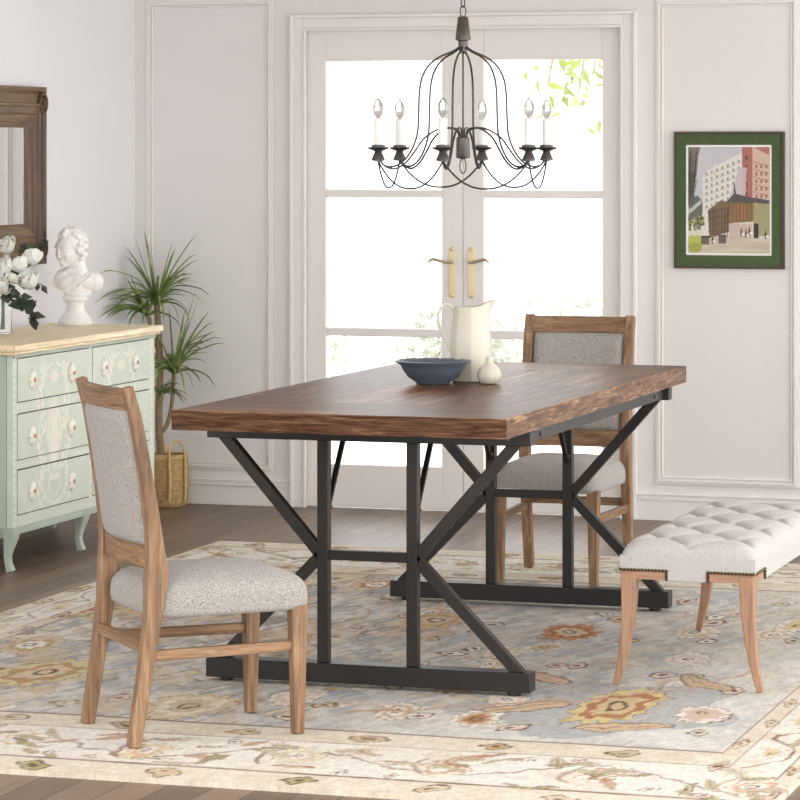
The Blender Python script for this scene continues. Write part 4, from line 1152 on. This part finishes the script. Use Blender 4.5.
def rosette(px, y, n_, L, up, dep=0., tips=()):
    b = MB(); c0 = pp_(px, y, dep)
    ang = [(None, tp) for tp in tips] + [(k_, None) for k_ in range(n_)]
    for k_, tp in ang:
        if tp is not None:
            e = pp_(tp[0], tp[1], dep + (rl.random() - .5) * .12)
            e.y = lim(e.x, e.y)
            d = e - c0; ln = d.length
            mid = c0 + d * .45 + Vector((0, 0, 1)) * ln * tp[2]
            c1 = c0 + (mid - c0) * .4 + Vector((0, 0, ln * .10 * (1 if tp[2] > 0 else 0)))
            path = [c0, mid * .55 + c0 * .45 + Vector((0, 0, ln * tp[2] * .3)), mid, mid * .35 + e * .65 + Vector((0, 0, ln * tp[2] * .25)), e]
        else:
            a = 2 * PI * k_ * .618 + rl.random() * .4; el_ = up * (.25 + .75 * ((k_ * .37) % 1)); ln = L * (.75 + .4 * rl.random())
            h = Vector((math.cos(a), math.sin(a), 0)); h.y = min(h.y * .7, .35)
            p = Vector(c0); path = [p.copy()]; e_ = el_
            for q in range(4):
                p = p + (h * math.cos(e_) + Vector((0, 0, 1)) * math.sin(e_)) * ln / 4
                path.append(p.copy()); e_ -= .28 + .20 * rl.random() + (.1 if el_ < .5 else 0)
        sp = [Vector(p) for p in smooth_path([tuple(p) for p in path], 4)]; m_ = len(sp)
        for p in sp: p.y = lim(p.x, p.y)
        vs = []; fs = []
        for i, p in enumerate(sp):
            t_ = (sp[min(i + 1, m_ - 1)] - sp[max(0, i - 1)]).normalized()
            s_ = t_.cross(Vector((0, 0, 1)))
            if s_.length < .05: s_ = Vector((1, 0, 0))
            s_.normalize(); nn = s_.cross(t_)
            # leaves twist so that their faces catch the view
            s_ = (s_ + nn * .5).normalized(); nn = s_.cross(t_)
            f_ = i / (m_ - 1); w_ = .0085 * (min(1, .45 + f_ * 2.4) * (1 - f_ ** 2.2)) + .0006
            vs += [p + s_ * w_ + nn * w_ * .35, p, p - s_ * w_ + nn * w_ * .35]
        for i in range(m_ - 1):
            for q in (0, 1): fs.append((i * 3 + q, i * 3 + q + 1, i * 3 + q + 4, i * 3 + q + 3))
        b.add(vs, fs)
    return b.build('leaf_rosette', dl.m, pl, smooth=60)
rosette(157, 308, 22, .24, 1.35, 0, [(134, 234, .0), (144, 232, .0), (197, 236, .10), (124, 247, .10), (105, 273, .18), (124, 258, .14), (210, 299, .30), (196, 256, .14), (199, 262, .16), (192, 280, .2), (188, 274, .15), (150, 240, 0), (172, 244, .03), (176, 250, .06), (130, 300, .25), (205, 306, .32)])
rosette(147, 318, 18, .20, 1.2, -.01, [(107, 308, .12), (112, 300, .16), (126, 280, .05), (110, 318, .22), (130, 276, .0), (120, 296, .15)])
rosette(174, 376, 24, .24, 1.35, -.02, [(199, 299, .04), (227, 345, .16), (214, 323, .14), (205, 365, .28), (170, 308, .0), (222, 340, .2), (210, 312, .08), (196, 292, .02), (186, 310, .0), (216, 332, .12), (200, 384, .35), (156, 330, .02), (190, 322, .02)])
rosette(162, 396, 12, .12, 1.2, -.02, [(190, 397, .2), (188, 404, .3), (180, 384, .1)])
# basket
def wicker():
    M = Mat('woven_seagrass'); v = M.coords('Object')
    sep = M.node('ShaderNodeSeparateXYZ'); M.link(v, sep.inputs[0])
    at = M.node('ShaderNodeMath', operation='ARCTAN2'); M.link(sep.outputs[1], at.inputs[0]); M.link(sep.outputs[0], at.inputs[1])
    cb = M.node('ShaderNodeCombineXYZ'); mu = M.node('ShaderNodeMath', operation='MULTIPLY'); mu.inputs[1].default_value = .085; M.link(at.outputs[0], mu.inputs[0])
    M.link(mu.outputs[0], cb.inputs[0]); M.link(sep.outputs[2], cb.inputs[1])
    br = M.node('ShaderNodeTexBrick', offset=.5)
    br.inputs['Color1'].default_value = (*s2l((232, 200, 144)), 1); br.inputs['Color2'].default_value = (*s2l((212, 172, 112)), 1); br.inputs['Mortar'].default_value = (*s2l((120, 90, 54)), 1)
    for k_, x in (('Scale', 1.), ('Mortar Size', .0009), ('Mortar Smooth', .6), ('Brick Width', .012), ('Row Height', .0075)): br.inputs[k_].default_value = x
    M.link(cb.outputs[0], br.inputs['Vector'])
    M.base(M.mix(br.outputs['Color'], M.ramp(M.noise(v, 60), [(.3, (.75, .72, .68)), (.7, (1, 1, 1))]), .7, 'MULTIPLY'))
    M.set(Roughness=.75); M.bump(br.outputs['Fac'], .8, -.004); return M.m
wk = wicker(); rope = plain('seagrass_rope', (218, 186, 128), .75, var=.2, scale=90, bump=.5)
bas = thing('woven_basket', 'round woven seagrass basket with loop handles holding the plant', 'basket', (PXC, PYC, .0), TH - 1.0)
R_ = [(.070, .0005), (.078, .004), (.084, .025), (.089, .07), (.091, .11), (.089, .15), (.084, .19), (.082, .212), (.080, .214), (.077, .212), (.080, .19), (.084, .15), (.086, .11), (.084, .07), (.078, .03), (.001, .012)]
MB().lathe(R_, 56, capt=False).build('basket_body', wk, bas, smooth=60)
for k_ in range(3):
    z = (.212, .206, .200)[k_]
    MB().tube([(.084 * math.cos(t_), .084 * math.sin(t_), z) for t_ in np.linspace(0, 2 * PI, 40, endpoint=False)], .0035, 6, closed=True).build('rim_coil', rope, bas)
for s in (1, -1):
    pts = smooth_path([(s * .086, -.036, .03), (s * .0905, -.036, .11), (s * .086, -.036, .20), (s * .084, -.033, .243), (s * .082, -.013, .270), (s * .082, .013, .270), (s * .084, .033, .243), (s * .086, .036, .20), (s * .0905, .036, .11), (s * .086, .036, .03)], 6)
    ca, sa = math.cos(.35), math.sin(.35)
    pts = [(x * ca + y * sa * s * 0 + (-y) * 0, y, z) for x, y, z in pts] if False else pts
    MB().tube(pts, .0055, 8).build('loop_handle', rope, bas)
soil = plain('potting_bark', (84, 66, 48), .95, var=.35, scale=120, bump=.8)
MB().lathe([(.0005, .150), (.083, .150), (.083, .166), (.045, .172), (.0005, .174)], 30, capb=False, capt=False).build('soil', soil, bas)

# ------------------------------------------------------------------ chandelier
gun = plain('gunmetal', (88, 86, 84), .34, .75, var=.08, scale=60)
wire_m = plain('dark_wire', (74, 72, 71), .32, .75, var=.1, scale=60)
wax = plain('ivory_candle_sleeve', (240, 240, 238), .5, var=.01)
bulb_m = Mat('clear_bulb'); bulb_m.base((1, 1, 1)); bulb_m.set(Roughness=.02, IOR=1.25); bulb_m.b.inputs['Transmission Weight'].default_value = 1.
K = 1 / 336.8
CX, CY = -2.707, 9.108
zz_ = lambda y: CAM_H - (y - 148) * K
ch = thing('chandelier', 'black wire six-arm candle chandelier hanging on a chain over the table', 'chandelier', (CX, CY, 0), TH)
b = MB()
b.lathe([(.9 * K, zz_(54)), (4 * K, zz_(52)), (5 * K, zz_(41)), (7.6 * K, zz_(40)), (7.6 * K, zz_(38.5)), (5.2 * K, zz_(17.5)), (4.6 * K, zz_(16.8)), (1 * K, zz_(16))], 24)
b.build('top_cone', gun, ch, smooth=35)
MB().tube([(0, 0, zz_(50)), (0, 0, zz_(137))], .0028, 8).build('centre_rod', wire_m, ch)
MB().lathe([(3 * K, zz_(159)), (6.5 * K, zz_(158)), (7 * K, zz_(157)), (6.6 * K, zz_(138)), (5 * K, zz_(136.5)), (1 * K, zz_(136))], 24).build('hub', gun, ch, smooth=35)
MB().tube([(0 + 3 * K * math.sin(t_), 0, zz_(166) + 7.5 * K * math.cos(t_)) for t_ in np.linspace(0, 2 * PI, 24, endpoint=False)], .0018, 6, closed=True).build('pull_ring', wire_m, ch)
# chain up to the ceiling rose
z = zz_(16) ; k_ = 0
ZTOP = ZC - .03
lk = 11 * K
while z < ZTOP - .01:
    L_ = lk * .5; r_ = 3.2 * K; pts = []
    for t_ in np.linspace(0, 2 * PI, 20, endpoint=False):
        x, h = r_ * math.sin(t_), (L_ * .62) * math.cos(t_) + math.copysign(L_ * .34, math.cos(t_)) * min(1, abs(math.cos(t_)) * 3)
        an = .5 if k_ % 2 == 0 else -1.05; pts.append((x * math.cos(an), x * math.sin(an), z + L_ * .86 + h))
    MB().tube(pts, .0019, 6, closed=True).build('chain_link', wire_m, ch)
    z += lk * .83; k_ += 1
MB().lathe([(.006, ZTOP - .01), (.03, ZTOP - .004), (.055, ZC - .016), (.06, ZC - .0005)], 28).build('ceiling_rose', gun, ch)
up = [(2.5, 41), (4, 47), (12, 52), (25, 57.5), (36, 66), (43, 79), (45.5, 95), (46.2, 115), (47.5, 133), (52.5, 148), (61, 160), (71, 166), (81, 165.5), (86, 160.5)]
lo = [(3, 139), (6, 131), (14, 128), (26, 129.5), (40, 138), (50, 151), (59, 162), (70, 168.5), (80, 166.5), (86, 160.5)]
A0 = math.radians(16)
cup0 = None
RC = 88.0
for k_ in range(6):
    a = A0 + k_ * PI / 3; dx, dy = math.cos(a), math.sin(a)
    for nm, pf in (('cage_wire', up), ('lower_arm', lo)):
        MB().tube(smooth_path([(r * K * dx, r * K * dy, zz_(y)) for r, y in pf], 6), .0031, 8).build(nm, wire_m, ch)
    a2 = a + PI / 3
    p0 = Vector((RC * K * dx, RC * K * dy, 0)); p1 = Vector((RC * K * math.cos(a2), RC * K * math.sin(a2), 0))
    pts = []
    for t_ in np.linspace(0, 1, 21):
        p = p0.lerp(p1, t_); s_ = 1 - (2 * t_ - 1) ** 2
        # each swag bows in a deep U below the two cups
        pts.append((p.x, p.y, zz_(161 + 27 * (1 - abs(2 * t_ - 1) ** 2.3))))
    MB().tube(pts, .0028, 8).build('swag_wire', wire_m, ch)
    c = Vector((RC * K * dx, RC * K * dy, 0))
    cup = MB().lathe([(2.0 * K, zz_(161.5)), (6.8 * K, zz_(160.5)), (6.8 * K, zz_(159.3)), (5.0 * K, zz_(155)), (3.6 * K, zz_(151.5)), (5.5 * K, zz_(150.4)), (9.5 * K, zz_(149.2)), (11 * K, zz_(147.4)), (10.4 * K, zz_(147.0)), (7.0 * K, zz_(148.3)), (6.8 * K, zz_(145.2)), (6.3 * K, zz_(144.8)), (6.0 * K, zz_(148)), (.4 * K, zz_(148.2))], 24, capt=False).build('candle_cup', gun, ch, smooth=35, loc=c)
    MB().lathe([(4.3 * K, zz_(148)), (4.3 * K, zz_(119)), (3.2 * K, zz_(118.4)), (.3 * K, zz_(118.2))], 20, capt=False).build('candle_sleeve', wax, cup)
    MB().lathe([(2.2 * K, zz_(118.2)), (3.2 * K, zz_(116.5)), (5.6 * K, zz_(112)), (5.9 * K, zz_(109)), (4.9 * K, zz_(105)), (3.0 * K, zz_(101.5)), (1.4 * K, zz_(99.4)), (.2 * K, zz_(98.5))], 18, capt=False).build('bulb', bulb_m.m, cup, smooth=70)
